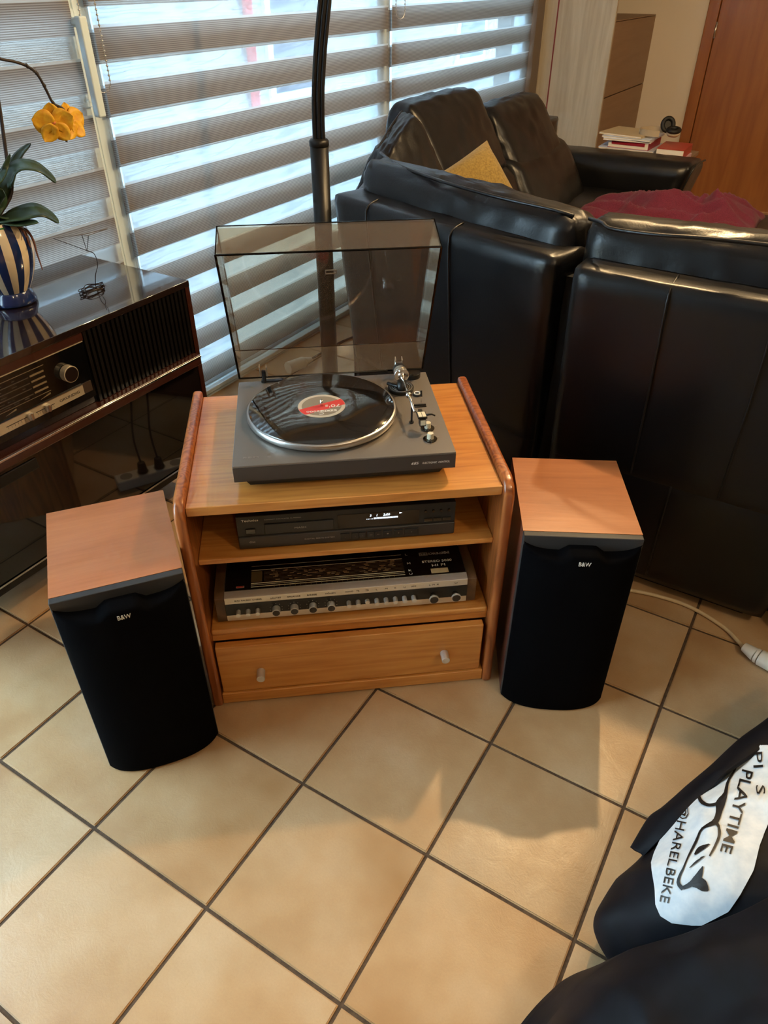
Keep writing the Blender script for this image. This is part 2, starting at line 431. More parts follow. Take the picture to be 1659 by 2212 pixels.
# smoked acrylic
def acrylic(name, tint, haze=None):
    m = bpy.data.materials.new(name); m.use_nodes = True; t = NT(m); t.n.remove(t.b)
    out = t.n['Material Output']; tr = t.new('ShaderNodeBsdfTransparent'); tr.inputs['Color'].default_value = tint
    gl_ = t.new('ShaderNodeBsdfGlossy'); gl_.inputs['Roughness'].default_value = 0.03
    lwt = t.new('ShaderNodeLayerWeight'); lwt.inputs['Blend'].default_value = 0.5
    fr = t.new('ShaderNodeMath', operation='MULTIPLY_ADD'); t.link(t.math('POWER', lwt.outputs['Facing'], 5.0), fr.inputs[0]); fr.inputs[1].default_value = 0.9; fr.inputs[2].default_value = 0.03
    mx = t.new('ShaderNodeMixShader'); t.link(fr.outputs[0], mx.inputs[0]); t.link(tr.outputs[0], mx.inputs[1]); t.link(gl_.outputs[0], mx.inputs[2])
    if haze:
        df = t.new('ShaderNodeBsdfDiffuse'); df.inputs['Color'].default_value = haze
        m3 = t.new('ShaderNodeMixShader'); m3.inputs[0].default_value = 0.10
        t.link(mx.outputs[0], m3.inputs[1]); t.link(df.outputs[0], m3.inputs[2]); t.link(m3.outputs[0], out.inputs['Surface'])
    else: t.link(mx.outputs[0], out.inputs['Surface'])
    return m
M_ACRYL = acrylic('smoked_acrylic', (0.90, 0.83, 0.73, 1), (0.42, 0.36, 0.30, 1))
M_ACRYL_EDGE = acrylic('smoked_acrylic_edge', (0.10, 0.08, 0.07, 1))
M_GLASS = acrylic('window_glass', (0.96, 0.98, 0.98, 1))
# blinds
def blind_opaque():
    m = bpy.data.materials.new('taupe_blind_weave'); m.use_nodes = True; t = NT(m); t.n.remove(t.b); out = t.n['Material Output']
    tc = t.new('ShaderNodeTexCoord'); sep = t.new('ShaderNodeSeparateXYZ'); t.link(tc.outputs['Object'], sep.inputs[0])
    ln = t.math('ABSOLUTE', t.math('SUBTRACT', t.math('FRACT', t.math('MULTIPLY', sep.outputs[2], 1 / 0.0052)), 0.5))
    lf = t.new('ShaderNodeMapRange'); lf.inputs['From Min'].default_value = 0.12; lf.inputs['From Max'].default_value = 0.34; t.link(ln, lf.inputs['Value'])
    n = t.noise(t.coords((1, 6, 300)), 5, 3)
    c = t.mix(t.math('MULTIPLY', n, 0.4), srgb(132, 124, 118), srgb(112, 102, 96))
    df = t.new('ShaderNodeBsdfDiffuse'); t.link(c, df.inputs['Color'])
    tl = t.new('ShaderNodeBsdfTranslucent')
    tcol = t.mix(lf.outputs[0], srgb(122, 114, 108), srgb(192, 184, 176)); t.link(tcol, tl.inputs['Color'])
    mx = t.new('ShaderNodeMixShader'); mx.inputs[0].default_value = 0.45; t.link(df.outputs[0], mx.inputs[1]); t.link(tl.outputs[0], mx.inputs[2])
    t.link(mx.outputs[0], out.inputs['Surface']); return m
def blind_sheer(figure=True):
    m = bpy.data.materials.new('white_blind_sheer'); m.use_nodes = True; t = NT(m); t.n.remove(t.b); out = t.n['Material Output']
    v = t.coords((1, 1.1, 7))
    big = t.noise(v, 2.3, 2, 0.5, 0.4)
    fr = t.math('FRACT', t.math('MULTIPLY', big, 11.0))
    ln = t.math('ABSOLUTE', t.math('SUBTRACT', fr, 0.5))
    lf = t.new('ShaderNodeMapRange'); lf.inputs['From Min'].default_value = 0.0; lf.inputs['From Max'].default_value = 0.20; t.link(ln, lf.inputs['Value'])
    tr = t.new('ShaderNodeBsdfTransparent'); tr.inputs['Color'].default_value = (0.82, 0.85, 0.88, 1)
    if figure: t.link(t.mix(lf.outputs[0], (0.56, 0.62, 0.67, 1), (0.84, 0.87, 0.90, 1)), tr.inputs['Color'])
    tl = t.new('ShaderNodeBsdfTranslucent'); tl.inputs['Color'].default_value = (0.46, 0.49, 0.50, 1)
    df = t.new('ShaderNodeBsdfDiffuse'); df.inputs['Color'].default_value = (0.8, 0.82, 0.83, 1)
    m1 = t.new('ShaderNodeMixShader'); m1.inputs[0].default_value = 0.35; t.link(tl.outputs[0], m1.inputs[1]); t.link(df.outputs[0], m1.inputs[2])
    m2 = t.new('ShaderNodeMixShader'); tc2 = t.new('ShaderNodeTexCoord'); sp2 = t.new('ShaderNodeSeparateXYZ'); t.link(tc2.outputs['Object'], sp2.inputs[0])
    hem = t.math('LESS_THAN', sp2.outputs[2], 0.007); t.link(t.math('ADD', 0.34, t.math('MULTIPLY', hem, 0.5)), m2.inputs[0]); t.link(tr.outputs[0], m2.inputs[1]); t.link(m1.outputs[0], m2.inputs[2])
    t.link(m2.outputs[0], out.inputs['Surface']); return m
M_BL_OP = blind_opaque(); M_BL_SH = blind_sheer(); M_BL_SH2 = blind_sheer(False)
M_FACADE = plaster('pale_facade', srgb(150, 154, 158)); M_FACADE_GREY = mat('grey_facade_window', srgb(70, 84, 104), 0.25)
M_TERRACE = plaster('terrace_stone', srgb(140, 142, 142))

# ================================================================== THE ROOM
X0, X1, Y0, Y1, ZC = -1.955, 3.0, -2.0, 6.032, 2.5
T = 0.30
floor = struct('floor', MB().box(X0 - 0.12, X1, Y0, Y1, -0.08, -0.0035), M_GROUT)
tile_me = MB().box(-0.1466, 0.1466, -0.1466, 0.1466, -0.010, 0.0).mesh('tile')
bm = bmesh.new(); bm.from_mesh(tile_me)
bmesh.ops.bevel(bm, geom=[e for e in bm.edges if all(v.co.z > -0.001 for v in e.verts)], offset=0.0022, segments=2, affect='EDGES')
bm.to_mesh(tile_me); bm.free(); tile_me.materials.append(M_TILE)
rest = MB(); nt = 0
for i in range(-11, 24):
    for j in range(-6, 16):
        cx_ = (j + 0.5 - 3.03364) * T; cy_ = (i + 0.5 + 1.239154) * T
        x0, x1, y0, y1 = cx_ - 0.1466, cx_ + 0.1466, cy_ - 0.1466, cy_ + 0.1466
        if x1 < X0 - 0.02 or x0 > X1 or y1 < Y0 or y0 > Y1: continue
        seen = False
        for a, b in ((x0, y0), (x1, y0), (x1, y1), (x0, y1), (cx_, cy_)):
            q = toview((a, b, 0))
            if q and -60 < q[0] < 1720 and 200 < q[1] < 2280: seen = True
        whole = x0 > X0 - 0.02 and x1 < X1 and y0 > Y0 and y1 < Y1
        if seen and whole and nt < 290:
            o = bpy.data.objects.new('tile', tile_me); COL.objects.link(o); o.parent = floor; o.location = (cx_, cy_, 0); nt += 1
        else:
            rest.box(max(x0, X0 - 0.02), min(x1, X1), max(y0, Y0), min(y1, Y1), -0.01, 0.0)
o = rest.build('tile_field', M_TILE, floor); o['kind'] = 'stuff'
struct('ceiling', MB().box(X0 - 0.25, X1 + 0.1, Y0 - 0.1, Y1 + 0.1, ZC, ZC + 0.1), M_CEIL)
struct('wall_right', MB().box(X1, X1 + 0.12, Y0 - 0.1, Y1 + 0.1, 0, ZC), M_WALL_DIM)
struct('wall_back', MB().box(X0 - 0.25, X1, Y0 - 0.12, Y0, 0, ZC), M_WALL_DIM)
w = MB().box(X0 - 0.25, X0, Y0, -1.70, 0, ZC).box(X0 - 0.25, X0, -1.70, 4.985, 2.30, ZC).box(X0 - 0.25, X0, 5.10, Y1, 0, ZC)
struct('wall_left', w, M_WALL)
struct('trim_1', MB().box(X0 - 0.25, X0 + 0.002, 4.985, 5.10, 0, 2.3), M_GREYPOST)
w = MB().box(X0 - 0.25, -1.183, Y1, Y1 + 0.12, 0, ZC).box(-0.165, X1, Y1, Y1 + 0.12, 0, ZC).box(-1.183, -0.165, Y1, Y1 + 0.12, 2.12, ZC)
struct('wall_far', w, M_WALL)
# door
door = struct('door_1', MB().box(-1.108, -0.24, Y1 + 0.005, Y1 + 0.045, -0.004, 2.04), M_DOOR)
fr = MB().box(-1.183, -0.165, Y1 + 0.07, Y1 + 0.11, -0.004, 2.115).box(-1.183, -1.112, Y1 - 0.018, Y1 + 0.1, 0, 2.115).box(-0.236, -0.165, Y1 - 0.018, Y1 + 0.1, 0, 2.115).box(-1.112, -0.236, Y1 - 0.018, Y1 + 0.1, 2.044, 2.115)  # first box: unseen panel added behind the leaf to stop a light leak
fr.build('door_frame_and_light_block', M_DOOR, door, bevel=0.004)
for z in (0.28, 1.02, 1.78): MB().cyl((-1.108, Y1 - 0.012, z), (-1.108, Y1 - 0.012, z + 0.09), 0.008, n=12).build('hinge', M_STEEL, door, smooth=True)
MB().tube([(-0.31, Y1 + 0.005, 1.05), (-0.31, Y1 - 0.045, 1.05), (-0.42, Y1 - 0.045, 1.05)], 0.01).build('door_handle', M_STEEL, door, smooth=True)
# windows: three seen bays and an unseen one, white frames, glass
bays = [(0.40, 1.64), (1.64, 3.30), (3.30, 4.985), (-1.70, 0.40)]  # last bay is unseen, added without a blind to bring in cool daylight
FX0, FX1 = -2.075, -2.006
for n_, (a, b) in enumerate(bays):
    s = 0.055
    f = MB().box(FX0, FX1, a, a + s, 0.0, 2.30).box(FX0, FX1, b - s, b, 0.0, 2.30).box(FX0, FX1, a + s, b - s, 0.0, 0.075).box(FX0, FX1, a + s, b - s, 2.23, 2.30)
    wnd = struct('window_%d' % (n_ + 1), f, M_PVC, bevel=0.004)
    MB().box(-2.045, -2.039, a + s, b - s, 0.075, 2.23).build('pane', M_GLASS, wnd)
    if n_ == 0:
        # lift-and-slide handle
        h = MB().box(-2.006, -1.996, 1.590, 1.634, 1.06, 1.30); h.build('handle_plate', M_PVC, wnd, bevel=0.004)
        h = MB().cyl((-1.996, 1.612, 1.27), (-1.950, 1.612, 1.27), 0.012, n=16).box(-1.962, -1.938, 1.600, 1.627, 1.04, 1.285)
        h.build('handle', M_PVC, wnd, bevel=0.005)
thr = struct('trim_2', MB().box(FX0, X0 - 0.018, -1.70, 4.985, -0.003, 0.008), M_PVC, bevel=0.002)

# ------------------------------------------------------------------ outdoors
g = thing('terrace', 'pale stone terrace outside the big window', 'terrace', (-4.2, 2.0, -0.06))
MB().box(-2.1, 2.08, -9, 11, -0.06, 0.0).build('slab', M_TERRACE, g)
hs_ = thing('neighbour_house', 'pale rendered house with grey window across the terrace', 'house', (-6.6, 6.0, -0.06))
MB().box(-0.2, 0.0, -9.5, 9.5, 0, 5.0).build('wall', M_FACADE, hs_)
for yy in (2.1, 7.2):
    wo = MB().box(0.0, 0.05, yy, yy + 1.15, 0.1, 2.2).build('window', M_PVC, hs_)
    MB().box(0.05, 0.056, yy + 0.1, yy + 1.05, 0.2, 2.1).build('pane', M_FACADE_GREY, wo)
MB().cyl((0.08, 1.75, 0), (0.08, 1.75, 4.6), 0.06, n=12).build('downpipe', mat('red_pipe', srgb(196, 70, 74), 0.5), hs_, smooth=True)

# ------------------------------------------------------------------ zebra blinds
def blind(name, label, y0, y1, phase, rear, chain_y=None, chain_z=None, op=0.078, per=0.1385):
    r = thing(name, label, 'blind', (-1.975, (y0 + y1) / 2, 0.0), 0, 'zebra roller blinds on the big window')
    hw = (y1 - y0) / 2
    for layer, xo, off in ((0, 0.0, 0.0), (1, -0.022, rear)):
        ome = MB().add([(0, -hw, -op), (0, hw, -op), (0, hw, 0), (0, -hw, 0)], [(0, 1, 2, 3)]).mesh('opaque_band'); ome.materials.append(M_BL_OP)
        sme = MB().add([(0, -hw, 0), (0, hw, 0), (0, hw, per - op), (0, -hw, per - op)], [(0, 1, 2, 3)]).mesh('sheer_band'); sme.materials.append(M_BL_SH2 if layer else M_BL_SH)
        for k in range(-8, 10):
            zt = phase - per * k + off
            if zt - op < 0.03 or zt > 2.24: continue
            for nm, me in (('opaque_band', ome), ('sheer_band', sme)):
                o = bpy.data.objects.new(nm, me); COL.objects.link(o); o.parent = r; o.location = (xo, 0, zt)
    MB().box(-0.032, 0.008, -hw, hw, 0.012, 0.032).build('bottom_bar', M_PVC, r, bevel=0.004)
    MB().box(-0.07, 0.02, -hw, hw, 2.235, 2.295).build('headrail', M_PVC, r, bevel=0.01)
    if chain_y is not None:
        cy0 = chain_y - (y0 + y1) / 2; pts = []
        for k in range(13): a = PI * k / 12; pts.append((0.03 + 0.012 * math.cos(a), cy0 + 0.019 * math.cos(a) , chain_z - 0.03 * math.sin(a)))
        path = [(0.042, cy0 + 0.017, 2.25)] + pts + [(0.018, cy0 - 0.017, 2.25)]
        MB().tube(path, 0.0012, 6).build('pull_cord', M_STEEL, r)
        bd = MB(); z = chain_z
        for sx, xx in ((1, 0.042), (-1, 0.018)):
            for k in range(44):
                z = chain_z + 0.012 * k
                bd.lathe([(0, -0.0034), (0.0028, -0.0018), (0.0036, 0), (0.0028, 0.0018), (0, 0.0034)], 8, (xx, cy0 + sx * 0.019, z))
        for k in range(1, 6): p = pts[2 * k]; bd.lathe([(0, -0.0026), (0.0028, 0), (0, 0.0026)], 8, p)
        b = bd.build('bead_chain', M_STEEL, r, smooth=True); b['kind'] = 'stuff'
    return r
blind('zebra_blind', 'nearly closed zebra blind behind the orchid and radio console', 0.43, 1.606, 1.178, 0.058, 1.640, 1.13, op=0.080, per=0.140)
blind('zebra_blind', 'open zebra blind behind the floor lamp and turntable', 1.673, 3.285, 1.254, -0.012)
blind('zebra_blind', 'zebra blind behind the sofa headrests beside the oak unit', 3.318, 4.965, 1.254, -0.012, 3.34, 1.24)

# ------------------------------------------------------------------ built-in wall unit
u = thing('wall_unit', 'tall bleached oak built-in unit with taupe drawers in the far corner', 'cabinet', (-1.73, 5.10, 0))
UX = 1.73
MB().box(-1.955 + UX, -1.511 + UX, 0.0, 0.022, 0, 2.4).build('side_panel', M_OAK_PALE, u)
MB().box(-1.872 + UX, -1.864 + UX, -0.0015, 0.0, 0, 2.4).build('red_edge_strip', mat('dark_red_strip', srgb(120, 40, 36), 0.5), u)
MB().box(-1.955 + UX, -1.94 + UX, 0.022, 0.93, 0, 2.4).build('back_panel', M_OAK_BROWN, u)
MB().box(-1.955 + UX, -1.54 + UX, 0.022, 0.93, 0.0, 0.06).build('plinth', M_OAK_BROWN, u)
for z0, z1 in ((0.06, 0.372), (0.378, 0.736), (0.742, 1.134)):
    MB().box(-1.94 + UX, -1.513 + UX, 0.023, 0.93, z0, z1).build('drawer', M_OAK_BROWN, u, bevel=0.002)
MB().box(-1.94 + UX, -1.513 + UX, 0.023, 0.93, 1.137, 1.142).build('niche_shelf', M_OAK_BROWN, u)
MB().box(-1.94 + UX, -1.513 + UX, 0.023, 0.93, 1.75, 2.4).build('upper_cabinet', M_OAK_BROWN, u)
sp = MB().box(-1.94 + UX, -1.93 + UX, 0.10, 0.18, 1.19, 1.27).build('wall_socket', M_GREYPOST, u, bevel=0.003)

# ================================================================== SOFA
SO = Vector((-1.0, 2.6, 0))
sofa = thing('corner_sofa', 'large black leather corner sofa with reclining headrests', 'sofa', SO)
def part(name, mb, m=M_LEATHER, smooth=True, bevel=0): return mb.build(name, m, sofa, smooth=smooth, bevel=bevel, origin=SO)
def slab(a, b, zb, zt, th, lean=0.0, taper=0.0, dz=(0, 0)):
    """upright slab whose visible outer face runs from a to b (plan points), lean pushes the top outwards"""
    a = Vector((a[0], a[1], 0)); b = Vector((b[0], b[1], 0)); t_ = (b - a).normalized(); n_ = Vector((t_.y, -t_.x, 0))   # outer normal
    if n_.dot(Vector((-0.9, 2.9, 0)) - a) > 0: n_ = -n_
    up = Vector((0, 0, 1))
    A0 = a + t_ * taper + up * zb; B0 = b - t_ * taper + up * zb
    A1 = a + n_ * lean + up * (zt + dz[0]); B1 = b + n_ * lean + up * (zt + dz[1])
    return [A0, B0, B0 - n_ * th, A0 - n_ * th, A1, B1, B1 - n_ * th, A1 - n_ * th]
RY = 1.645
Rr = (0.155, RY); Rl = (-0.485, RY); CB = (-0.535, 1.66); CA = (-1.262, 1.876); WA = (-1.285, 1.905); WB = (-1.50, 2.46); LB = (-1.54, 2.52); LA = (-1.66, 4.36)
R2 = (0.175, RY); R3 = (0.85, RY)
for k, (a, b, tp, ln) in enumerate(((Rl, Rr, 0.0, 0.045), (CA, CB, 0.0, 0.02), (R2, R3, 0.0, 0.045), (WB, WA, 0.0, 0.0), (LA, LB, 0.0, 0.0))):
    c = slab(a, b, 0.33, (0.855, 0.855, 0.855, 0.845, 0.74)[k], 0.15, ln)
    if k == 1:                                   # the corner back flares out to the left at its top
        t_ = (Vector(CA) - Vector(CB)).normalized(); sh = Vector((t_.x, t_.y, 0)) * 0.062
        c[4] += sh; c[7] += sh
    part('back_panel', softhex(c, (28, 8, 22), (0.04, 0.45, 0.055), (0, 0.04, 0), 0.002, 4, seed=k))
    c = slab(a, b, 0.035, 0.372, 0.14, 0.0, 0.012)
    part('base_panel', softhex(c, (22, 6, 14), (0.03, 0.35, 0.06), (0, 0.05, 0), 0.002, 4, seed=k + 9))
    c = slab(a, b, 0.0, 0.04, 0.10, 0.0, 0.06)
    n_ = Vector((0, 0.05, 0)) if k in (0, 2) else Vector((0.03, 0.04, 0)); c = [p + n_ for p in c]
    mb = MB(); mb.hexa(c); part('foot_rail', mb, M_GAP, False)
# black blocks stand in for the shade in the gaps between modules
part('gap_shade_block', MB().box(-0.53, -0.47, 1.70, 1.80, 0.05, 0.80), M_GAP, False)
part('gap_shade_block', MB().box(0.145, 0.185, 1.70, 1.80, 0.05, 0.80), M_GAP, False)
# vertical seams on the backs
def seam(pts, r=0.0028): part('seam', MB().tube(smoothpath(pts, 14), r, 6), M_PIPING)
for x in (-0.262, -0.05): seam([(x, RY - 0.004, 0.36), (x, RY - 0.030, 0.60), (x - 0.004, RY - 0.049, 0.80), (x - 0.005, RY - 0.036, 0.845), (x - 0.005, RY + 0.02, 0.857)])
for x in (-0.16,): seam([(x, RY - 0.001, 0.06), (x, RY - 0.007, 0.2), (x, RY - 0.003, 0.345), (x, RY + 0.03, 0.374)])
def cpt(f, z, off):                              # point on the corner back: f from CB (0) to CA (1)
    p = Vector(CB).lerp(Vector(CA), f); t_ = (Vector(CA) - Vector(CB)).normalized(); n_ = Vector((-0.287, -0.958))
    return (p.x + n_.x * off + t_.x * 0.062 * f * max(0, (z - .33) / .52), p.y + n_.y * off + t_.y * 0.062 * f * max(0, (z - .33) / .52), z)
for f in (0.40, 0.80): seam([cpt(f, 0.36, 0.004), cpt(f, 0.60, 0.017), cpt(f, 0.80, 0.025), cpt(f, 0.846, 0.014), cpt(f, 0.859, -0.03)])
# loose back pillows (their rear sides face the room)
def pillow(name, c, seg=(26, 14, 14), r=(0.09, 0.6, 0.45), puff=(0, .12, .06), wr=0.006, ws=3.0, wst=(2.5, 1, 0.6), seed=0, m=M_LEATHER):
    return part(name, softhex(c, seg, r, puff, wr, ws, wst, seed), m)
def hexpts(bl, br, depth, h0, h1, back):         # bl/br plan points of the outer bottom edge, depth vector inwards, tilt of the top
    bl = Vector(bl); br = Vector(br); d = Vector(depth); k = Vector(back)
    return [bl, br, br + d, bl + d, bl + k + Vector((0, 0, h0)), br + k + Vector((0, 0, h1)), br + k + d * 0.55 + Vector((0, 0, h1 - 0.01)), bl + k + d * 0.55 + Vector((0, 0, h0 - 0.01))]
pillow('back_pillow', hexpts((-0.50, 1.675, 0.72), (0.16, 1.675, 0.72), (0, 0.24, 0), 0.215, 0.225, (0, 0.035, 0)), seed=1)
pillow('back_pillow', hexpts((0.18, 1.675, 0.72), (0.84, 1.675, 0.72), (0, 0.24, 0), 0.22, 0.22, (0, 0.035, 0)), seed=2)
cn = Vector((0.287, 0.958, 0))
pillow('back_pillow', hexpts((-1.275, 1.945, 0.72), (-0.525, 1.705, 0.72), cn * 0.24, 0.215, 0.205, cn * 0.035 + Vector((-0.03, 0.0, 0))), wr=0.009, seed=3)
# piping along the rear top edges of those pillows
def piping(pts, r=0.0045): part('piping', MB().tube(smoothpath(pts, 40), r, 6), M_PIPING)
piping([onz(1273, 472, 0.925), onz(1301, 481, 0.93), onz(1321, 494, 0.93), onz(1417, 507, 0.938), onz(1518, 514, 0.944), onz(1659, 529, 0.944), onz(1860, 556, 0.942)])
piping([onz(822, 330, 0.925), onz(860, 356, 0.93), onz(940, 387, 0.932), onz(1030, 414, 0.932), onz(1100, 432, 0.93), onz(1190, 452, 0.926), onz(1240, 466, 0.918)])
# second corner wedge pillow and the two headrests along the window
pillow('back_pillow', [(-1.52, 2.12, 0.60), (-1.16, 2.06, 0.58), (-1.18, 2.60, 0.58), (-1.56, 2.72, 0.60), (-1.44, 2.27, 0.885), (-1.35, 2.24, 0.885), (-1.37, 2.50, 0.985), (-1.50, 2.57, 0.985)], r=(0.4, 0.16, 0.3), puff=(.14, .03, .04), wr=0.008, wst=(1, 2.5, 1), seed=4)
piping([onx(812, 330, -1.42), onx(826, 305, -1.43), onx(848, 268, -1.45), onx(868, 241, -1.47)])
def headrest(y0, y1, zb, zt, seed):
    c = [(-1.62, y0, zb), (-1.30, y0 + 0.02, zb - 0.02), (-1.30, y1 + 0.02, zb - 0.02), (-1.62, y1, zb), (-1.58, y0 + 0.02, zt + .005), (-1.47, y0 + 0.02, zt), (-1.47, y1, zt), (-1.58, y1, zt + .005)]
    pillow('headrest', c, (14, 24, 20), (0.5, 0.10, 0.30), (0.20, 0.02, 0.05), 0.007, 2.5, (1, 3, 1), seed)
headrest(2.60, 3.20, 0.70, 0.985, 5)
headrest(3.32, 3.92, 0.64, 0.895, 6)
piping([onx(884, 234, -1.50), onx(930, 217, -1.50), onx(985, 203, -1.50), onx(1024, 198, -1.50)])
piping([onx(1066, 243, -1.50), onx(1100, 226, -1.50), onx(1140, 212, -1.50), onx(1161, 207, -1.50)])
for y0, y1, s in ((2.62, 3.28, 7), (3.31, 4.00, 8)):
    pillow('back_cushion', [(-1.60, y0, 0.40), (-1.16, y0, 0.40), (-1.16, y1, 0.40), (-1.60, y1, 0.40), (-1.62, y0, 0.71), (-1.33, y0, 0.70), (-1.33, y1, 0.70), (-1.62, y1, 0.71)], (14, 20, 14), (0.4, 0.10, 0.3), (0.12, 0.02, 0.05), 0.006, 2.5, (1, 2, 1), s)
# seats
def seat(x0, x1, y0, y1, z0, z1, s, m=M_LEATHER):
    part('seat', softhex([(x0, y0, z0), (x1, y0, z0), (x1, y1, z0), (x0, y1, z0), (x0, y0, z1), (x1, y0, z1), (x1, y1, z1), (x0, y1, z1)], (18, 18, 8), (0.08, 0.08, 0.45), (0, 0, 0.12), 0.006, 2.5, seed=s), m)
seat(-1.40, -0.62, 2.82, 3.46, 0.06, 0.45, 11); seat(-1.40, -0.62, 3.48, 4.16, 0.06, 0.45, 12)
seat(-0.50, 0.16, 1.88, 2.66, 0.06, 0.45, 13); seat(0.18, 0.84, 1.88, 2.66, 0.06, 0.45, 14)
part('seat', softhex([(-1.05, 1.95, 0.06), (-0.52, 1.80, 0.06), (-0.52, 2.62, 0.06), (-1.0, 2.66, 0.06), (-1.05, 1.95, 0.45), (-0.52, 1.80, 0.45), (-0.52, 2.62, 0.45), (-1.0, 2.66, 0.45)], (16, 16, 8), (0.08, 0.08, 0.45), (0, 0, 0.1), 0.004, 2.5, seed=15))
part('seat', softhex([(-1.45, 2.25, 0.06), (-1.07, 1.98, 0.06), (-0.9, 2.78, 0.06), (-1.4, 2.80, 0.06), (-1.45, 2.25, 0.45), (-1.07, 1.98, 0.45), (-0.9, 2.78, 0.45), (-1.4, 2.80, 0.45)], (16, 16, 8), (0.08, 0.08, 0.45), (0, 0, 0.1), 0.004, 2.5, seed=16))
# extended footrests
part('footrest', softhex([(-0.60, 3.49, 0.33), (-0.20, 3.50, 0.33), (-0.20, 4.14, 0.33), (-0.60, 4.16, 0.33), (-0.60, 3.49, 0.44), (-0.20, 3.50, 0.43), (-0.20, 4.14, 0.43), (-0.60, 4.16, 0.44)], (14, 14, 6), (0.12, 0.12, 0.5), (0, 0, 0.1), 0.003, seed=17))
# arm rest
part('armrest', softhex([(-1.62, 4.20, 0.08), (-0.84, 4.20, 0.08), (-0.84, 4.46, 0.08), (-1.62, 4.46, 0.08), (-1.62, 4.16, 0.59), (-0.72, 4.14, 0.612), (-0.70, 4.44, 0.597), (-1.62, 4.46, 0.59)], (26, 12, 14), (0.06, 0.5, 0.28), (0, 0.06, 0.02), 0.004, 3.0, (3, 1, 1), seed=18))
part('piping', MB().tube(smoothpath([(-0.84, 4.30, 0.10), (-0.785, 4.175, 0.35), (-0.728, 4.16, 0.56), (-0.715, 4.22, 0.598), (-0.71, 4.38, 0.592)], 24), 0.005, 6), M_PIPING)

# footstool seen behind the near pillow
f = thing('footstool', 'dark brown leather footstool at the right edge behind the near sofa back', 'footstool', (0.15, 3.42, 0))
softhex([(-0.33, -0.3, 0.10), (0.35, -0.3, 0.10), (0.35, 0.3, 0.10), (-0.33, 0.3, 0.10), (-0.33, -0.3, 0.46), (0.35, -0.3, 0.46), (0.35, 0.3, 0.46), (-0.33, 0.3, 0.46)], (16, 16, 10), (0.14, 0.14, 0.3), (0, 0, 0.06), 0.003, 3).build('cushion', M_LEATHER_B, f, smooth=True)
for sx in (-0.24, 0.26):
    for sy in (-0.22, 0.22): MB().cyl((sx, sy, 0), (sx, sy, 0.12), 0.018, 0.022, 12).build('leg', M_BLACK, f, smooth=True)

# mustard cushion leaning on the window-side seat
c = thing('throw_cushion', 'mustard velvet throw cushion standing on one corner against the sofa', 'cushion', (-1.12, 2.92, 0.47))
n = 22; vs = []; fs = []
def cush(u_, v_, sgn):
    e = (1 - u_ ** 4) * (1 - v_ ** 4); q = 1 - 0.05 * (1 - abs(u_)) * 0 - 0.07 * (1 - u_ * u_) * (abs(v_) > 0.99) * 0
    s_ = 0.19
    pin = 1 - 0.055 * (math.cos(u_ * PI / 2) * abs(v_) ** 3 + math.cos(v_ * PI / 2) * abs(u_) ** 3)
    return Vector((u_ * s_ * pin, sgn * 0.075 * math.sqrt(max(e, 0)) ** 1.0, v_ * s_ * pin))
mb = MB()
for sgn in (-1, 1): mb.grid([[cush(-1 + 2 * i / n, -1 + 2 * j / n, sgn) for j in range(n + 1)] for i in range(n + 1)])
o = mb.build('cover', M_MUSTARD, c, smooth=True)
s_ = 0.19; tip = onx(1052, 303, -1.25); nn = Vector((0.60, -0.62, 0.5)).normalized()
def onp(u, v_): d = ray(u, v_); return EYE + d * ((tip - EYE).dot(nn) / d.dot(nn))
e1 = (onp(1114, 415) - tip).normalized(); e2 = onp(960, 370) - tip; e2 = (e2 - e1 * e2.dot(e1)).normalized()
cen = tip + (e1 + e2) * s_; c.location = (cen.x, cen.y, 0.46)
o.matrix_local = Matrix.Translation((0, 0, cen.z - 0.46)) @ Matrix((e1, nn, e2)).transposed().to_4x4()

# burgundy blanket heaped on the seat and footrest
bk = thing('blanket', 'crumpled burgundy fleece blanket on the sofa footrest', 'blanket', (-0.69, 3.62, 0.474))
mb = MB(); nu, nv = 90, 54; rows = []
for i in range(nu + 1):
    r_ = []
    for j in range(nv + 1):
        a = i / nu * 2 - 1; b = j / nv * 2 - 1
        x = a * 0.37 + 0.02 * noise.noise((a * 2, b * 2, 1)); y = b * 0.24 + 0.03 * noise.noise((a * 2, b * 2, 5)) + 0.03 * a
        env = max(0.0, 1 - abs(a) ** 3) * max(0.0, 1 - abs(b) ** 3.5)
        lump = 0.085 * math.exp(-((a - 0.62) / 0.26) ** 2 - ((b - .2) / 0.5) ** 2) + 0.055 * math.exp(-((a + 0.05) / 0.32) ** 2 - ((b - .1) / 0.6) ** 2) + 0.02
        wp = noise.noise((a * 1.6, b * 1.4, 2.0)) * 2.6
        fold = 1 - abs(math.sin(5.5 * b + 3.0 * a + wp)) ** 0.8
        fold2 = 1 - abs(math.sin(6.0 * a - 3.5 * b + 1.4 * wp)) ** 0.8
        mixf = 1 / (1 + math.exp(-(a - 0.3) * 9))
        z = env ** 0.5 * (lump * 0.9 + 0.055 * (fold * (1 - 0.6 * mixf) + fold2 * mixf * 0.9) + 0.010 * noise.noise((a * 5, b * 6, 4))) + 0.004
        r_.append((x, y, z))
    rows.append(r_)
mb.grid(rows)
o = mb.build('fleece', M_BURG, bk, smooth=True)
sd = o.modifiers.new('thick', 'SOLIDIFY'); sd.thickness = 0.006; sd.offset = 1

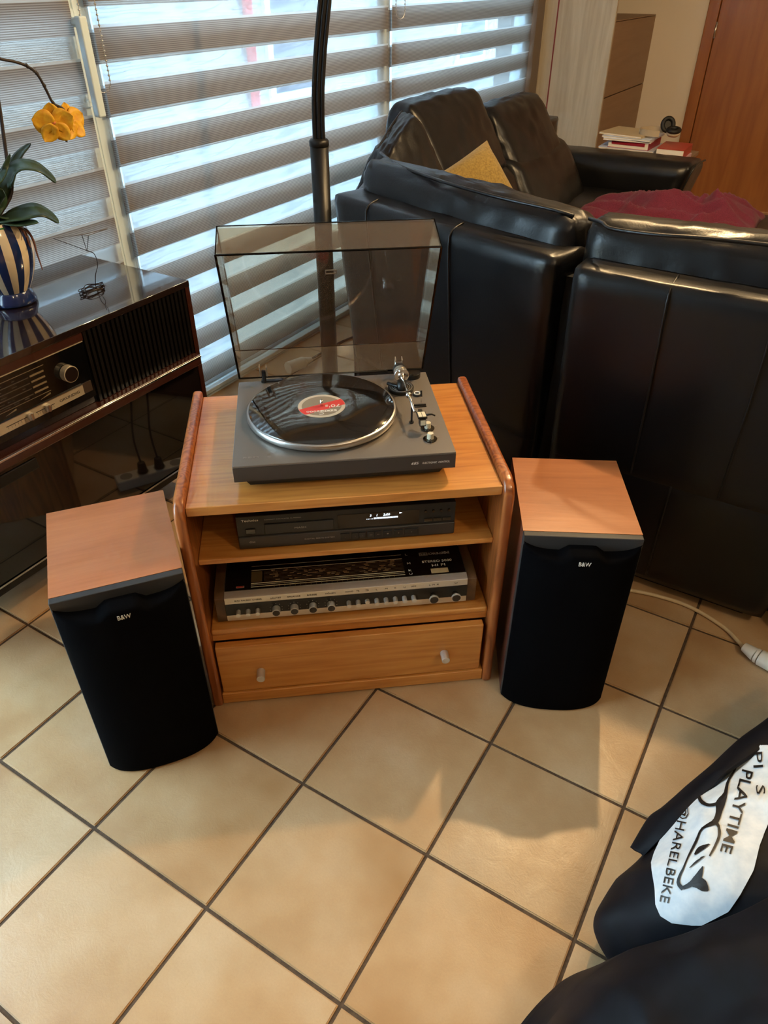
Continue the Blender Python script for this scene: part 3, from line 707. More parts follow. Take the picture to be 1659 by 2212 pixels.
# ================================================================== HI-FI CABINET
CO = Vector((-0.64456, 0.92791, 0)); CR = D(38.217)
def c2w(x, y, z=0.0): return CO + Matrix.Rotation(CR, 3, 'Z') @ Vector((x, y, z))
cab = thing('hifi_cabinet', 'honey pine hi-fi cabinet with open shelves and one drawer', 'cabinet', CO, CR)
WI = 0.3094
prof = [(0, 0), (0.475, 0), (0.475, 0.583), (0.034, 0.583), (0.010, 0.571), (0, 0.549)]
for s in (-1, 1):
    a, b = sorted((s * WI, s * (WI + 0.0225)))
    MB().prism(prof, a, b, 'x').build('side_panel', M_PINE_SIDE, cab, bevel=0.0075, seg=4)
MB().box(-WI, WI, 0.0157, 0.468, 0.5465, 0.5675).build('top_board', M_PINE_TOP, cab, bevel=0.002)
MB().box(-WI, WI, 0.040, 0.458, 0.4035, 0.4165).build('shelf', M_PINE_X, cab, bevel=0.002)
MB().box(-WI, WI, 0.020, 0.458, 0.216, 0.231).build('bottom_shelf', M_PINE_X, cab, bevel=0.005, seg=3)
MB().box(-WI, WI, 0.029, 0.050, 0.191, 0.216).build('apron_rail', M_PINE_X, cab, bevel=0.001)
dr = MB().box(-0.3055, 0.3005, 0.008, 0.028, 0.0415, 0.1885).build('drawer', M_PINE_X, cab, bevel=0.0025)
for x, z in ((-0.2125, 0.104), (0.2115, 0.108)):
    MB().cyl((x, 0.008, z), (x, -0.018, z), 0.0096, n=24).build('knob', M_SATIN, dr, smooth=False, bevel=0.001)
MB().box(-WI, WI, 0.004, 0.030, 0.006, 0.0385).build('bottom_rail', M_PINE_X, cab, bevel=0.003)
MB().box(-WI, WI, 0.458, 0.464, 0.03, 0.547).build('back_panel', M_PINE_X, cab)
MB().box(-WI, WI, 0.03, 0.45, 0.03, 0.036).build('base_board', M_PINE_X, cab)

# ------------------------------------------------------------------ turntable
TO = Vector((-0.67688, 0.97204, 0.5675)); TR = D(38.349)
tt = thing('turntable', 'charcoal record player with raised smoked lid on the pine cabinet', 'record player', TO, TR)
TTM = Matrix.Translation(TO) @ Matrix.Rotation(TR, 4, 'Z'); TTI = TTM.inverted()
def TL(p): return TTI @ Vector(p)
ZT = 0.0622
MB().box(-0.217, 0.217, 0, 0.3555, 0.0255, ZT).build('plinth', [M_TT], tt, bevel=0.0015)
MB().box(-0.2165, 0.2165, -0.0012, 0.0, 0.027, ZT - 0.004).build('front_strip', M_TT_FRONT, tt)
MB().prism([(-0.200, 0.0255), (0.200, 0.0255), (0.188, 0.010), (-0.188, 0.010)], 0.012, 0.34, 'y').build('lower_tray', M_BLACK, tt)
for x in (-0.15, 0.15):
    for y in (0.05, 0.30): MB().cyl((x, y, 0), (x, y, 0.012), 0.02, n=20).build('foot', M_RUBBER, tt)
PC = (-0.0355, 0.184)
pl_ = MB().lathe([(0.150, ZT + 0.001), (0.1555, ZT + 0.003), (0.1575, ZT + 0.006), (0.1575, ZT + 0.0155), (0.1555, ZT + 0.0175), (0.0, ZT + 0.0175)], 96, (PC[0], PC[1], 0)).build('platter', M_STEEL, tt, smooth=True)
MB().cyl((PC[0], PC[1], ZT + 0.017), (PC[0], PC[1], ZT + 0.034), 0.0032, n=14).build('spindle', M_CHROME, tt, smooth=True)
ZR = ZT + 0.0175
# lid
U_ = Vector((0, math.sin(-0.4537), math.cos(-0.4537))); B_ = Vector((0, math.cos(-0.4537), -math.sin(-0.4537))); L0 = Vector((-0.003, 0.349, 0.0743)); XX = Vector((1, 0, 0))
def lidp(x, a, b): return L0 + XX * x + U_ * a + B_ * b
lw, ll, lh, tp, th = 0.2107, 0.3627, 0.0782, 0.0028, 0.0028
lid = bpy.data.objects.new('dust_cover', None); COL.objects.link(lid); lid.parent = tt
def shell(o):   # outer (o=0) / inner (o=th) corner rings
    rim = [lidp(-lw + o, o, 0), lidp(lw - o, o, 0), lidp(lw - o, ll - o, 0), lidp(-lw + o, ll - o, 0)]
    top = [lidp(-lw + tp + o, tp + o, lh - o), lidp(lw - tp - o, tp + o, lh - o), lidp(lw - tp - o, ll - tp - o, lh - o), lidp(-lw + tp + o, ll - tp - o, lh - o)]
    return rim, top
ro, to_ = shell(0); ri, ti = shell(th)
mb = MB(); v = ro + to_ + ri + ti
fs = [(4, 5, 6, 7), (15, 14, 13, 12)]
for k in range(4):
    j = (k + 1) % 4; fs += [(k, j, 4 + j, 4 + k), (8 + j, 8 + k, 12 + k, 12 + j)]
mb.add(v, fs); mb.mi = 1
mb.add(v[:4] + v[8:12], [(k, (k + 1) % 4, 4 + (k + 1) % 4, 4 + k) for k in range(4)])
mb.build('lid_shell', [M_ACRYL, M_ACRYL_EDGE], lid)
def rod(nm, a, b, r, m): MB().cyl(a, b, r, n=6).build(nm, m, lid)
for k in range(4): rod('lid_edge', to_[k], to_[(k + 1) % 4], 0.0011, M_ACRYL_EDGE)
for k in range(4): rod('lid_edge', ro[k], ro[(k + 1) % 4], 0.0019, M_ACRYL_EDGE)
for k in (2, 3): rod('lid_edge', ro[k], to_[k], 0.0012, M_ACRYL_EDGE)
mb = MB()
for (a0, a1, x0, x1) in ((0.232, 0.234, -0.006, 0.018), (0.241, 0.243, -0.006, 0.018), (0.232, 0.243, -0.006, -0.004), (0.232, 0.243, 0.016, 0.018)):
    mb.hexa([lidp(x0, a0, lh - th - 0.002), lidp(x1, a0, lh - th - 0.002), lidp(x1, a0, lh - th), lidp(x0, a0, lh - th), lidp(x0, a1, lh - th - 0.002), lidp(x1, a1, lh - th - 0.002), lidp(x1, a1, lh - th), lidp(x0, a1, lh - th)])
mb.build('lid_catch', mat('clear_catch', srgb(120, 114, 104), 0.2), lid)
for x in (-0.158, 0.150):
    MB().box(x - 0.0045, x + 0.0045, 0.342, 0.352, ZT, ZT + 0.030).build('hinge', M_BLACK, tt, bevel=0.002)
    mb = MB()
    for sx in (-0.0085, 0.0065): mb.hexa([lidp(x + sx + 0.003 + p, a, b) for a, b_ in ((0.004, 0), (0.036, 0)) for p, b in ((0, -0.0015), (0.002, -0.0015), (0.002, 0.010), (0, 0.010))])
    mb.build('hinge_bracket', mat('clear_bracket', srgb(150, 140, 124), 0.15, spec=0.6), lid)
MB().box(-0.165, -0.115, 0.346, 0.3555, ZT, ZT + 0.004).build('rear_lip', M_BLACK, tt)
# tonearm
arm = bpy.data.objects.new('tonearm', None); COL.objects.link(arm); arm.parent = tt
zA = 0.5675 + ZT + 0.040
p1 = TL(onz(868, 812, zA)); p2 = TL(onz(896, 889, zA - 0.004)); ad = (p1 - p2).normalized()
MB().tube([p1, p2], 0.0027, 12).build('arm_tube', M_CHROME, arm, smooth=True)
pc_ = p2.lerp(p1, 0.46)
MB().cyl(pc_ - ad * 0.006, pc_ + ad * 0.003, 0.0062, n=18).build('arm_collar', M_CHROME, arm, smooth=True)
MB().cyl(pc_ + ad * 0.003, pc_ + ad * 0.006, 0.0058, n=18).build('arm_ring', M_BLACK, arm, smooth=True)
def along(base, prof, n=28):
    mb = MB(); x, y = mb.frame(base, base + ad); m = len(prof); vs = []
    for r, t_ in prof:
        for k in range(n):
            a = 2 * PI * k / n; vs.append(base + ad * t_ + x * (r * math.cos(a)) + y * (r * math.sin(a)))
    fs = [(i * n + k, i * n + (k + 1) % n, (i + 1) * n + (k + 1) % n, (i + 1) * n + k) for i in range(m - 1) for k in range(n)]
    fs += [tuple(range(n - 1, -1, -1)), tuple(range((m - 1) * n, m * n))]
    return mb.add(vs, fs)
along(p1, [(0.0035, -0.016), (0.0055, -0.006), (0.0065, 0.0), (0.0085, 0.001), (0.0085, 0.003)]).build('arm_cone', M_CHROME, arm, smooth=True)
along(p1, [(0.0150, 0.001), (0.0165, 0.002), (0.0165, 0.006), (0.0125, 0.008), (0.0125, 0.011)]).build('gimbal_ring', M_CHROME, arm, smooth=False, bevel=0.0005)
along(p1, [(0.0140, 0.011), (0.0145, 0.013), (0.0145, 0.023), (0.0130, 0.025)]).build('counterweight', M_STEEL, arm, bevel=0.0006)
along(p1, [(0.0148, 0.025), (0.0148, 0.033), (0.0125, 0.036)]).build('weight_dial', M_BLACK, arm, bevel=0.0006)
bk_ = p1 + ad * 0.036
MB().tube([bk_ + Vector((-0.008, 0, 0.004)), bk_ + Vector((-0.008, 0.002, 0.014)), bk_ + Vector((0.007, 0.002, 0.014))], 0.0012, 6).build('wire_loop', M_CHROME, arm)
MB().cyl((p1.x, p1.y, ZT), (p1.x, p1.y, p1.z - 0.014), 0.012, 0.010, 20).build('pivot_post', M_BLACK, arm, smooth=True)
# headshell and cartridge
hc = TL(onz(911, 896, zA - 0.006)); sd_ = ad.cross(Vector((0, 0, 1))).normalized(); up_ = sd_.cross(ad).normalized()
if up_.z < 0: up_ = -up_
fw_ = -ad
def hbox(nm, f0, f1, s0, s1, u0, u1, m, bev=0):
    P_ = lambda f_, s_, u_: hc + fw_ * f_ + sd_ * s_ + up_ * u_
    return MB().hexa([P_(f0, s0, u0), P_(f1, s0, u0), P_(f1, s1, u0), P_(f0, s1, u0), P_(f0, s0, u1), P_(f1, s0, u1), P_(f1, s1, u1), P_(f0, s1, u1)]).build(nm, m, arm, bevel=bev)
hbox('headshell', -0.012, 0.012, -0.0095, 0.0095, -0.003, 0.001, M_BLACK, 0.0006)
hbox('headshell_plate', -0.009, 0.010, -0.0075, -0.0006, 0.001, 0.0018, M_IVORY); hbox('headshell_plate', -0.009, 0.010, 0.0006, 0.0075, 0.001, 0.0018, M_IVORY)
hbox('cartridge', 0.002, 0.016, -0.0065, 0.0065, -0.018, -0.003, M_BLACK, 0.0006)
hbox('cartridge_face', 0.016, 0.0166, -0.0052, 0.0052, -0.015, -0.004, M_IVORY)
P_ = hc + fw_ * 0.002
sgn = 1 if sd_.x > 0 else -1
MB().tube([P_ + sd_ * (sgn * 0.009), P_ + sd_ * (sgn * 0.020) + up_ * 0.001, P_ + sd_ * (sgn * 0.027) - up_ * 0.003], [0.0024, 0.002, 0.0018], 8).build('finger_lift', M_BLACK, arm, smooth=True)
hbox('arm_joint', -0.020, -0.011, -0.004, 0.004, -0.004, 0.003, M_BLACK, 0.001)
r_ = TL(onz(889, 913, 0.5675 + ZT)); MB().cyl((r_.x, r_.y, ZT), (r_.x, r_.y, ZT + 0.036), 0.0022, n=12).cyl((r_.x, r_.y, ZT), (r_.x, r_.y, ZT + 0.003), 0.005, n=14).build('arm_rest', M_BLACK, tt, smooth=False)
def disc(nm, u, v_, r, h, m, zb=0.0, n=36, bev=0.0006):
    c = TL(onz(u, v_, 0.5675 + ZT + zb)); MB().cyl((c.x, c.y, ZT + zb), (c.x, c.y, ZT + zb + h), r, n=n).build(nm, m, tt, bevel=bev); return c
disc('single_adaptor', 889, 813, 0.0205, 0.011, M_BLACK); c = disc('adaptor_hole', 890, 810, 0.004, 0.0004, M_BLACKGLOSS, 0.0112)
c = disc('anti_skate_dial', 866, 842, 0.029, 0.008, M_BLACK)
for r in (0.010, 0.015, 0.020, 0.025):
    MB().tube([(c.x + r * math.cos(2 * PI * k / 40), c.y + r * math.sin(2 * PI * k / 40), ZT + 0.0082) for k in range(40)], 0.0005, 4, True).build('dial_ring', M_GREY_TXT, tt)
q1 = TL(onz(838, 828, 0.5675 + ZT + 0.008)); q2 = TL(onz(868, 836, 0.5675 + ZT + 0.012))
MB().tube(smoothpath([q1, q1.lerp(q2, 0.5) + Vector((0, -0.003, 0)), q2], 10), 0.0045, 10).build('lift_arc', M_BLACK, tt, smooth=True)
c = disc('cue_dial', 901, 853, 0.0100, 0.004, M_BLACK); MB().tube([(c.x + 0.0066 * math.cos(2 * PI * k / 32), c.y + 0.0066 * math.sin(2 * PI * k / 32), ZT + 0.0045) for k in range(32)], 0.0012, 6, True).build('white_ring', M_WHITE_TXT, tt)
q = TL(onz(910, 871, 0.5675 + ZT)); MB().tube([(q.x, q.y, ZT), (q.x, q.y + 0.002, ZT + 0.016)], 0.001, 8).build('cue_lever_rod', M_CHROME, tt)
MB().tube([(q.x, q.y + 0.002, ZT + 0.015), (q.x, q.y + 0.007, ZT + 0.027)], 0.0022, 8).build('cue_lever', M_BLACK, tt)
q = TL(onz(906, 876, 0.5675 + ZT)); MB().box(q.x - 0.014, q.x + 0.014, q.y - 0.002, q.y + 0.002, ZT, ZT + 0.003).build('cue_slot', M_BLACK, tt); MB().box(q.x - 0.014, q.x + 0.014, q.y - 0.008, q.y - 0.005, ZT, ZT + 0.002).build('cue_slot', M_BLACK, tt)
for (x, y) in ((0.1766, 0.0960), (0.1745, 0.0536)):
    MB().cyl((x, y, ZT), (x, y, ZT + 0.0016), 0.0142, n=36).build('knob_skirt', M_BLACKGLOSS, tt)
    k_ = MB().cyl((x, y, ZT + 0.0016), (x, y, ZT + 0.0145), 0.0068, 0.0062, 24).build('knob', M_IVORY, tt, bevel=0.0008)
    MB().box(x - 0.002, x + 0.0005, y - 0.017, y - 0.005, ZT + 0.0016, ZT + 0.004).build('pointer', M_BLACK, tt)
    for dx in (-0.018, 0.018): MB().box(x + dx - 0.002, x + dx + 0.002, y + 0.008, y + 0.009, ZT, ZT + 0.0003).build('mark', M_GREY_TXT, tt)
text('brand_lettering', 'PHILIPS', M_GREY_TXT, tt, (-0.1975, 0.0265, ZT + 0.0001), (0, 0, 0), 0.030, 0.0075)
text('logo', '\u2261', M_GREY_TXT, tt, (-0.152, 0.0265, ZT + 0.0001), (0, 0, 0), 0.008, 0.008)
text('crest', 'YY', mat('gold_print', srgb(160, 140, 90), 0.5), tt, (-0.190, 0.322, ZT + 0.0001), (0, 0, 0), 0.007, 0.010)
text('model_number', '685', M_WHITE_TXT, tt, (0.1275, -0.0013, 0.0400), FRONT, 0.0145, 0.0082, shear=0.25)
text('model_name', 'ELECTRONIC  CONTROL', M_WHITE_TXT, tt, (0.1500, -0.0013, 0.0402), FRONT, 0.0545, 0.0060, shear=0.25)

# record: a thing of its own
RC = TTM @ Vector((PC[0], PC[1], ZR))
rec = thing('vinyl_record', 'black vinyl record with grey and red label on the platter', 'record', RC, TR)
MB().lathe([(0.004, 0), (0.1525, 0), (0.1530, 0.0006), (0.1518, 0.0016), (0.060, 0.0014), (0.052, 0.0017), (0.004, 0.0017)], 128).build('disc', M_VINYL, rec, smooth=True)
M_LAB = mat('record_label_grey', srgb(196, 188, 168), 0.5); M_LABD = mat('record_label_taupe', srgb(140, 130, 112), 0.5); M_LABR = mat('record_label_red', srgb(214, 66, 62), 0.5)
lab = MB().lathe([(0.0036, 0.0018), (0.050, 0.0018), (0.050, 0.0020), (0.0036, 0.0020)], 64).build('label', M_LAB, rec)
MB().lathe([(0.0036, 0.0020), (0.042, 0.0020), (0.042, 0.0021), (0.0036, 0.0021)], 64).build('label_centre', M_LABD, lab)
# red diagonal band across the label
def chord_poly(R, lo0, hi0, slope, n=40):
    up, dn = [], []
    for k in range(n + 1):
        x = -R + 2 * R * k / n; m_ = math.sqrt(max(R * R - x * x, 0))
        a = max(-m_, min(m_, lo0 + slope * x)); b = max(-m_, min(m_, hi0 + slope * x)); up.append((x, b)); dn.append((x, a))
    return dn, up
dn, up = chord_poly(0.0495, -0.020, 0.008, 0.42)
mb = MB(); mb.grid([[(x, y, 0.00225) for x, y in dn], [(x, y, 0.00225) for x, y in up]]); mb.build('red_band', M_LABR, lab)
MB().box(-0.004, 0.030, -0.0275, -0.0195, 0.0021, 0.0025).build('white_box', M_WHITE_TXT, lab)
text('label_print', 'TOP', M_LABD, lab, (0.0285, -0.0205, 0.0026), (0, 0, PI), 0.030, 0.009)
text('label_print', '2000', M_WHITE_TXT, lab, (-0.0045, -0.0205, 0.0025), (0, 0, PI), 0.028, 0.009)
text('label_print', "70's", M_WHITE_TXT, lab, (0.040, 0.002, 0.0025), (0, 0, PI), 0.032, 0.016)
text('label_print', 'C', M_WHITE_TXT, lab, (0.004, -0.0300, 0.0025), (0, 0, PI), 0.010, 0.012)

# ------------------------------------------------------------------ CD player
cd = thing('cd_player', 'slim black CD player with lit display on the upper shelf', 'CD player', c2w(0.0015, 0.0646, 0.4165), CR)
HW = 0.2268
MB().box(-HW + 0.006, HW - 0.006, 0.012, 0.30, 0.006, 0.083).build('case', M_CDBODY, cd, bevel=0.002)
MB().box(-HW, HW, 0.0, 0.014, 0.0345, 0.085).build('upper_fascia', M_CDBODY, cd, bevel=0.0015)
MB().box(-HW, HW, -0.004, 0.014, 0.004, 0.0345).build('lower_fascia', M_CDGREY, cd, bevel=0.003)
for x in (-0.18, 0.18): MB().cyl((x, 0.05, 0), (x, 0.05, 0.008), 0.018, n=18).build('foot', M_RUBBER, cd)
for x in (-0.18, 0.18): MB().cyl((x, 0.26, 0), (x, 0.26, 0.008), 0.018, n=18).build('foot', M_RUBBER, cd)
tr = MB().box(-0.171, -0.029, -0.0035, 0.0, 0.0405, 0.0635).build('disc_tray', mat('tray_black', srgb(34, 33, 31), 0.4), cd, bevel=0.001)
MB().box(-0.0205, 0.150, -0.001, 0.0, 0.0375, 0.0725).build('display', M_DISPLAY, cd)
MB().box(-0.2095, -0.190, -0.003, 0.0, 0.0425, 0.0545).build('power_button', M_BLACKGLOSS, cd, bevel=0.001)
for a, b in ((-0.0165, 0.003), (0.0070, 0.0215), (0.0225, 0.0365), (0.0405, 0.0545), (0.0555, 0.0695), (0.0740, 0.0920), (0.0965, 0.1155), (0.1190, 0.1480)):
    bt = MB().box(a, b, -0.0075, -0.004, 0.0130, 0.0275).build('button', M_CDBODY, cd, bevel=0.0008)
    text('symbol', {0.0740: '\u25a0', 0.0965: 'II', 0.1190: '>', 0.0405: '<<', 0.0555: '>>'}.get(a, '-'), M_GREY_TXT, bt, ((a + b) / 2, -0.0077, 0.0185), FRONT, None, 0.005, 'CENTER')
for k in range(4): MB().cyl((0.163 + k * 0.0165, 0, 0.067), (0.163 + k * 0.0165, -0.004, 0.067), 0.0028, n=14).build('small_button', M_BLACKGLOSS, cd)
for k in range(3): MB().box(0.1605 + k * 0.0195, 0.1785 + k * 0.0195, -0.003, 0, 0.0405, 0.0485).build('small_button', M_BLACKGLOSS, cd, bevel=0.0008)
text('brand_lettering', 'Technics', M_WHITE_TXT, cd, (-0.2160, -0.0005, 0.0725), FRONT, 0.034, 0.0075)
text('type_lettering', 'COMPACT DISC PLAYER  SL-PG320A', M_GREY_TXT, cd, (-0.170, -0.0005, 0.0735), FRONT, 0.075, 0.003)
text('tray_lettering', 'MASH', M_GREY_TXT, tr, (-0.1105, -0.0038, 0.0490), FRONT, 0.0235, 0.0058)
text('servo_lettering', 'DIGITAL SERVO SYSTEM', M_GREY_TXT, cd, (-0.0915, -0.0043, 0.0180), FRONT, 0.062, 0.0044)
text('disc_logo', 'disc', M_GREY_TXT, cd, (-0.205, -0.0043, 0.0200), FRONT, 0.012, 0.0075)
text('display_digits', '3    1     2:00', M_LED, cd, (0.0455, -0.0016, 0.0635), FRONT, 0.042, 0.0078, shear=0.15)
ds = MB()
for k in range(22): ds.box(0.0395 + k * 0.0030, 0.0395 + k * 0.0030 + (0.0010 if k < 5 else 0.0021), -0.0016, -0.0010, 0.0565, 0.0582 if k < 5 else 0.0600)
ds.build('display_bars', M_LED, cd)
MB().add([(0.108, -0.0015, 0.066), (0.114, -0.0015, 0.068), (0.108, -0.0015, 0.070)], [(0, 1, 2)]).build('display_arrow', M_LED, cd)

# ------------------------------------------------------------------ receiver
rv = thing('stereo_receiver', 'vintage silver and black stereo receiver with walnut ends on the lower shelf', 'receiver', c2w(-0.005, 0.041, 0.231), CR)
RW = 0.267
for s in (-1, 1):
    a, b = sorted((s * RW, s * (RW + 0.0215)))
    MB().prism([(0.002, 0.004), (0.27, 0.004), (0.27, 0.078), (0.018, 0.078), (0.002, 0.070)], a, b, 'x').build('walnut_end', M_WALNUT, rv, bevel=0.0015)
MB().prism([(0.0, 0.006), (0.265, 0.006), (0.265, 0.0775), (0.0165, 0.0775), (0.0, 0.0725)], -RW, RW, 'x').build('chassis', M_ALU, rv, bevel=0.0008)
MB().box(-RW, RW, -0.0012, 0.0, 0.0235, 0.0555).build('control_band', M_BLACK, rv)
gl = MB().box(-RW + 0.001, RW - 0.001, 0.0175, 0.120, 0.0775, 0.0787).build('dial_glass', M_BLACKGLOSS, rv)
M_DIALTAN = mat('dial_tan_print', srgb(150, 118, 84), 0.5); M_DIALW = mat('dial_line', srgb(206, 190, 160), 0.45)
x0, x1 = -0.2095, 0.130
for y, h in ((0.0235, 0.0022), (0.0300, 0.0013), (0.0345, 0.0026), (0.078, 0.0016), (0.092, 0.0013)):
    MB().box(x0, x1, y, y + h, 0.0787, 0.0790).build('dial_line', M_DIALW, gl)
fl = MB(); rs = random.Random(4)
for y in (0.0415, 0.046, 0.0505, 0.055, 0.0595, 0.064, 0.0685, 0.073):
    fl.box(x0 + 0.028, x1, y, y + 0.0004, 0.0787, 0.0789)
    for k in range(9):
        xx = x0 + 0.035 + rs.random() * 0.28; fl.box(xx, xx + 0.006 + rs.random() * 0.008, y + 0.0008, y + 0.0026, 0.0787, 0.0789)
fl.build('station_names', M_DIALTAN, gl)['kind'] = 'stuff'
MB().box(x0, x0 + 0.024, 0.040, 0.075, 0.0787, 0.0789).build('scale_block', mat('dial_dim_gold', srgb(96, 78, 48), 0.5), gl)
tk = MB()
for k in range(24):
    xx = x0 + 0.05 + k * 0.0115; tk.box(xx, xx + 0.0006, 0.0185, 0.0285, 0.0787, 0.0791)
    tk.box(xx, xx + 0.0006, 0.0765, 0.0815, 0.0787, 0.0791)
tk.build('scale_ticks', M_DIALTAN, gl)['kind'] = 'stuff'
MB().box(-0.2415, -0.224, 0.0245, 0.0300, 0.0787, 0.0790).build('pilot_frame', M_DIALW, gl); MB().box(-0.2405, -0.225, 0.0252, 0.0293, 0.0790, 0.0793).build('pilot_lens', M_RED, gl)
for s_, y in (('L', 0.089), ('M', 0.058), ('K', 0.034), ('U', 0.0225)): text('band_letter', s_, M_WHITE_TXT, gl, (0.1385, y, 0.0790), (0, 0, 0), None, 0.0085, sx=1.4)
MB().box(0.171, 0.191, 0.0835, 0.0945, 0.0787, 0.0790).build('brand_box', M_GREY_TXT, gl); text('brand_lettering', 'ITT', M_BLACK_TXT, gl, (0.1725, 0.0855, 0.0792), (0, 0, 0), 0.017, 0.0095)
text('brand_lettering', 'SCHAUB-LORENZ', M_WHITE_TXT, gl, (0.1925, 0.0850, 0.0790), (0, 0, 0), 0.049, 0.0105)
text('model_lettering', 'STEREO 5000', M_WHITE_TXT, gl, (0.1735, 0.0585, 0.0790), (0, 0, 0), 0.068, 0.0100)
text('model_lettering', 'HI FI', M_WHITE_TXT, gl, (0.1930, 0.0440, 0.0790), (0, 0, 0), 0.030, 0.0110)
MB().box(0.189, 0.228, 0.0215, 0.0365, 0.0787, 0.0793).build('gold_badge', M_GOLDPLATE, gl)
def rknob(x, r, l, z=0.0345, cap=None, nm='knob'):
    k_ = MB().cyl((x, -0.001, z), (x, -l, z), r * (0.9 if cap else 1), r, 24).build(nm, M_SATIN, rv, bevel=0.0006)
    if cap: MB().cyl((x, -l, z), (x, -l - 0.0006, z), r * 0.84, n=24).build('cap', cap, k_)
    return k_
M_CAPB = mat('dark_knob_cap', srgb(40, 34, 30), 0.35)
for x in (-0.2405, -0.2195, -0.1985): rknob(x, 0.0052, 0.016, nm='push_button')
for x in (-0.1585, -0.119, -0.0785, -0.0385):
    rknob(x, 0.0095, 0.017, cap=M_CAPB)
    for k in range(7):
        a = D(-20 + k * 220 / 6); MB().cyl((x + 0.0135 * math.cos(a), -0.0012, 0.0345 + 0.0135 * math.sin(a)), (x + 0.0135 * math.cos(a), -0.0015, 0.0345 + 0.0135 * math.sin(a)), 0.0007, n=6).build('mark', M_WHITE_TXT, rv)
for k in range(8): rknob(0.0005 + k * 0.0207, 0.0052, 0.016 if k != 2 else 0.009, nm='push_button')
for x in (0.1895, 0.2395):
    MB().cyl((x, -0.001, 0.0355), (x, -0.014, 0.0355), 0.006, n=20).build('knob_stem', M_CHROME, rv, smooth=True)
    k_ = MB().cyl((x, -0.014, 0.0355), (x, -0.019, 0.0355), 0.0105, 0.0112, 28).build('knob', M_SATIN, rv, bevel=0.0006)
    MB().cyl((x, -0.019, 0.0355), (x, -0.0196, 0.0355), 0.0094, n=28).build('cap', M_CAPB, k_)
for s_, x, w_ in (('EIN', -0.2460, 0.0105), ('RAUSCH', -0.2310, 0.0195), ('LINEAR', -0.2075, 0.020), ('LAUTST', -0.1690, 0.023), ('BALANCE', -0.1325, 0.028), ('B\u00c4SSE', -0.0900, 0.021), ('H\u00d6HEN', -0.0500, 0.022), ('MONO', -0.0070, 0.018), ('TA', 0.0180, 0.007), ('TB', 0.0385, 0.007), ('L', 0.0610, 0.004), ('M', 0.0810, 0.006), ('K', 0.1020, 0.004), ('U', 0.1225, 0.005), ('AFC', 0.1400, 0.011), ('L  M  K', 0.1795, 0.022), ('U', 0.2370, 0.006)):
    text('lettering', s_, M_BLACK_TXT, rv, (x, -0.0004, 0.0625), FRONT, w_, 0.0052)

# ------------------------------------------------------------------ loudspeakers
def speaker(label, loc, rz):
    s = thing('loudspeaker', label, 'loudspeaker', loc, rz, 'matching pair of bookshelf loudspeakers')
    W_, DP, H_ = 0.118, 0.271, 0.488
    MB().box(-W_, W_, 0.0, DP, 0.0, H_ - 0.0015).build('cabinet', M_CHERRY_SIDE, s, bevel=0.0008)
    MB().box(-W_, W_, 0.0, DP, H_ - 0.0015, H_).build('top_veneer', M_CHERRY, s)
    MB().box(-W_, W_, -0.016, 0.0, 0.004, H_).build('baffle', M_BAFFLE, s, bevel=0.002)
    def yf(x):
        a = abs(x) / 0.1165; return -0.016 - 0.030 * (1 - a ** 2.6) - 0.010 * (1 - a ** 10)
    def zt(x):
        a = abs(x) / 0.1165; e = 0.474 - 0.020 * (1 - a ** 5) ** 1.0
        bump = max(0, 1 - (x / 0.043) ** 2); return e + 0.014 * min(1, bump * 1.6)
    n = 40; xs = [0.1165 * math.sin(PI / 2 * (-1 + 2 * k / n)) for k in range(n + 1)]
    rows = []
    rows.append([(x, -0.015, 0.002) for x in xs]); rows.append([(x, yf(x) + 0.003, 0.002) for x in xs]); rows.append([(x, yf(x), 0.006) for x in xs])
    for f_ in (0.25, 0.5, 0.75): rows.append([(x, yf(x), 0.006 + f_ * (zt(x) - 0.012)) for x in xs])
    rows.append([(x, yf(x), zt(x) - 0.010) for x in xs]); rows.append([(x, yf(x) + 0.002, zt(x) - 0.004) for x in xs]); rows.append([(x, min(-0.0165, yf(x) + 0.008), zt(x)) for x in xs]); rows.append([(x, -0.0155, zt(x) + 0.001) for x in xs])
    MB().grid(rows).build('grille', M_GRILLE, s, smooth=True)
    # foam collar between baffle and grille
    text('badge', 'B&W', M_WHITE_TXT, s, (-0.0116, yf(0.0) - 0.0006, 0.4480), FRONT, 0.0235, 0.0140, extrude=0.0006)
    return s
speaker('left loudspeaker, turned towards the middle, in front of the dark radio console', (-0.9300, 0.5884, 0), D(52.34))
speaker('right loudspeaker beside the pine cabinet in front of the sofa', (-0.2498, 1.1742, 0), D(27.85))

# ================================================================== RADIO CONSOLE
KO = Vector((-1.70, 0.55, 0))
kc = thing('radio_console', 'long dark lacquered radio console under the orchid', 'radio console', KO)
def kp(name, mb, m, par=None, **k): return mb.build(name, m, par or kc, origin=KO, **k)
KX = -1.50; Ya, Yb = 0.46, 1.423
kp('carcass', MB().box(-1.934, KX - 0.012, Ya, Yb, 0.157, 0.683), M_LACQ, bevel=0.002)
kp('top_board', MB().box(-1.934, KX + 0.002, Ya, Yb, 0.680, 0.697), [M_LACQ_TOP], bevel=0.0012)
kp('end_post', MB().box(KX - 0.012, KX, 1.407, Yb, 0.157, 0.680), M_LACQ_BROWN)
kp('top_rail', MB().box(KX - 0.012, KX - 0.001, Ya, 1.050, 0.659, 0.680), M_LACQ_BROWN)
kp('rail_trim', MB().box(KX - 0.001, KX + 0.0005, Ya, 1.046, 0.6565, 0.6585), M_BRASSY)
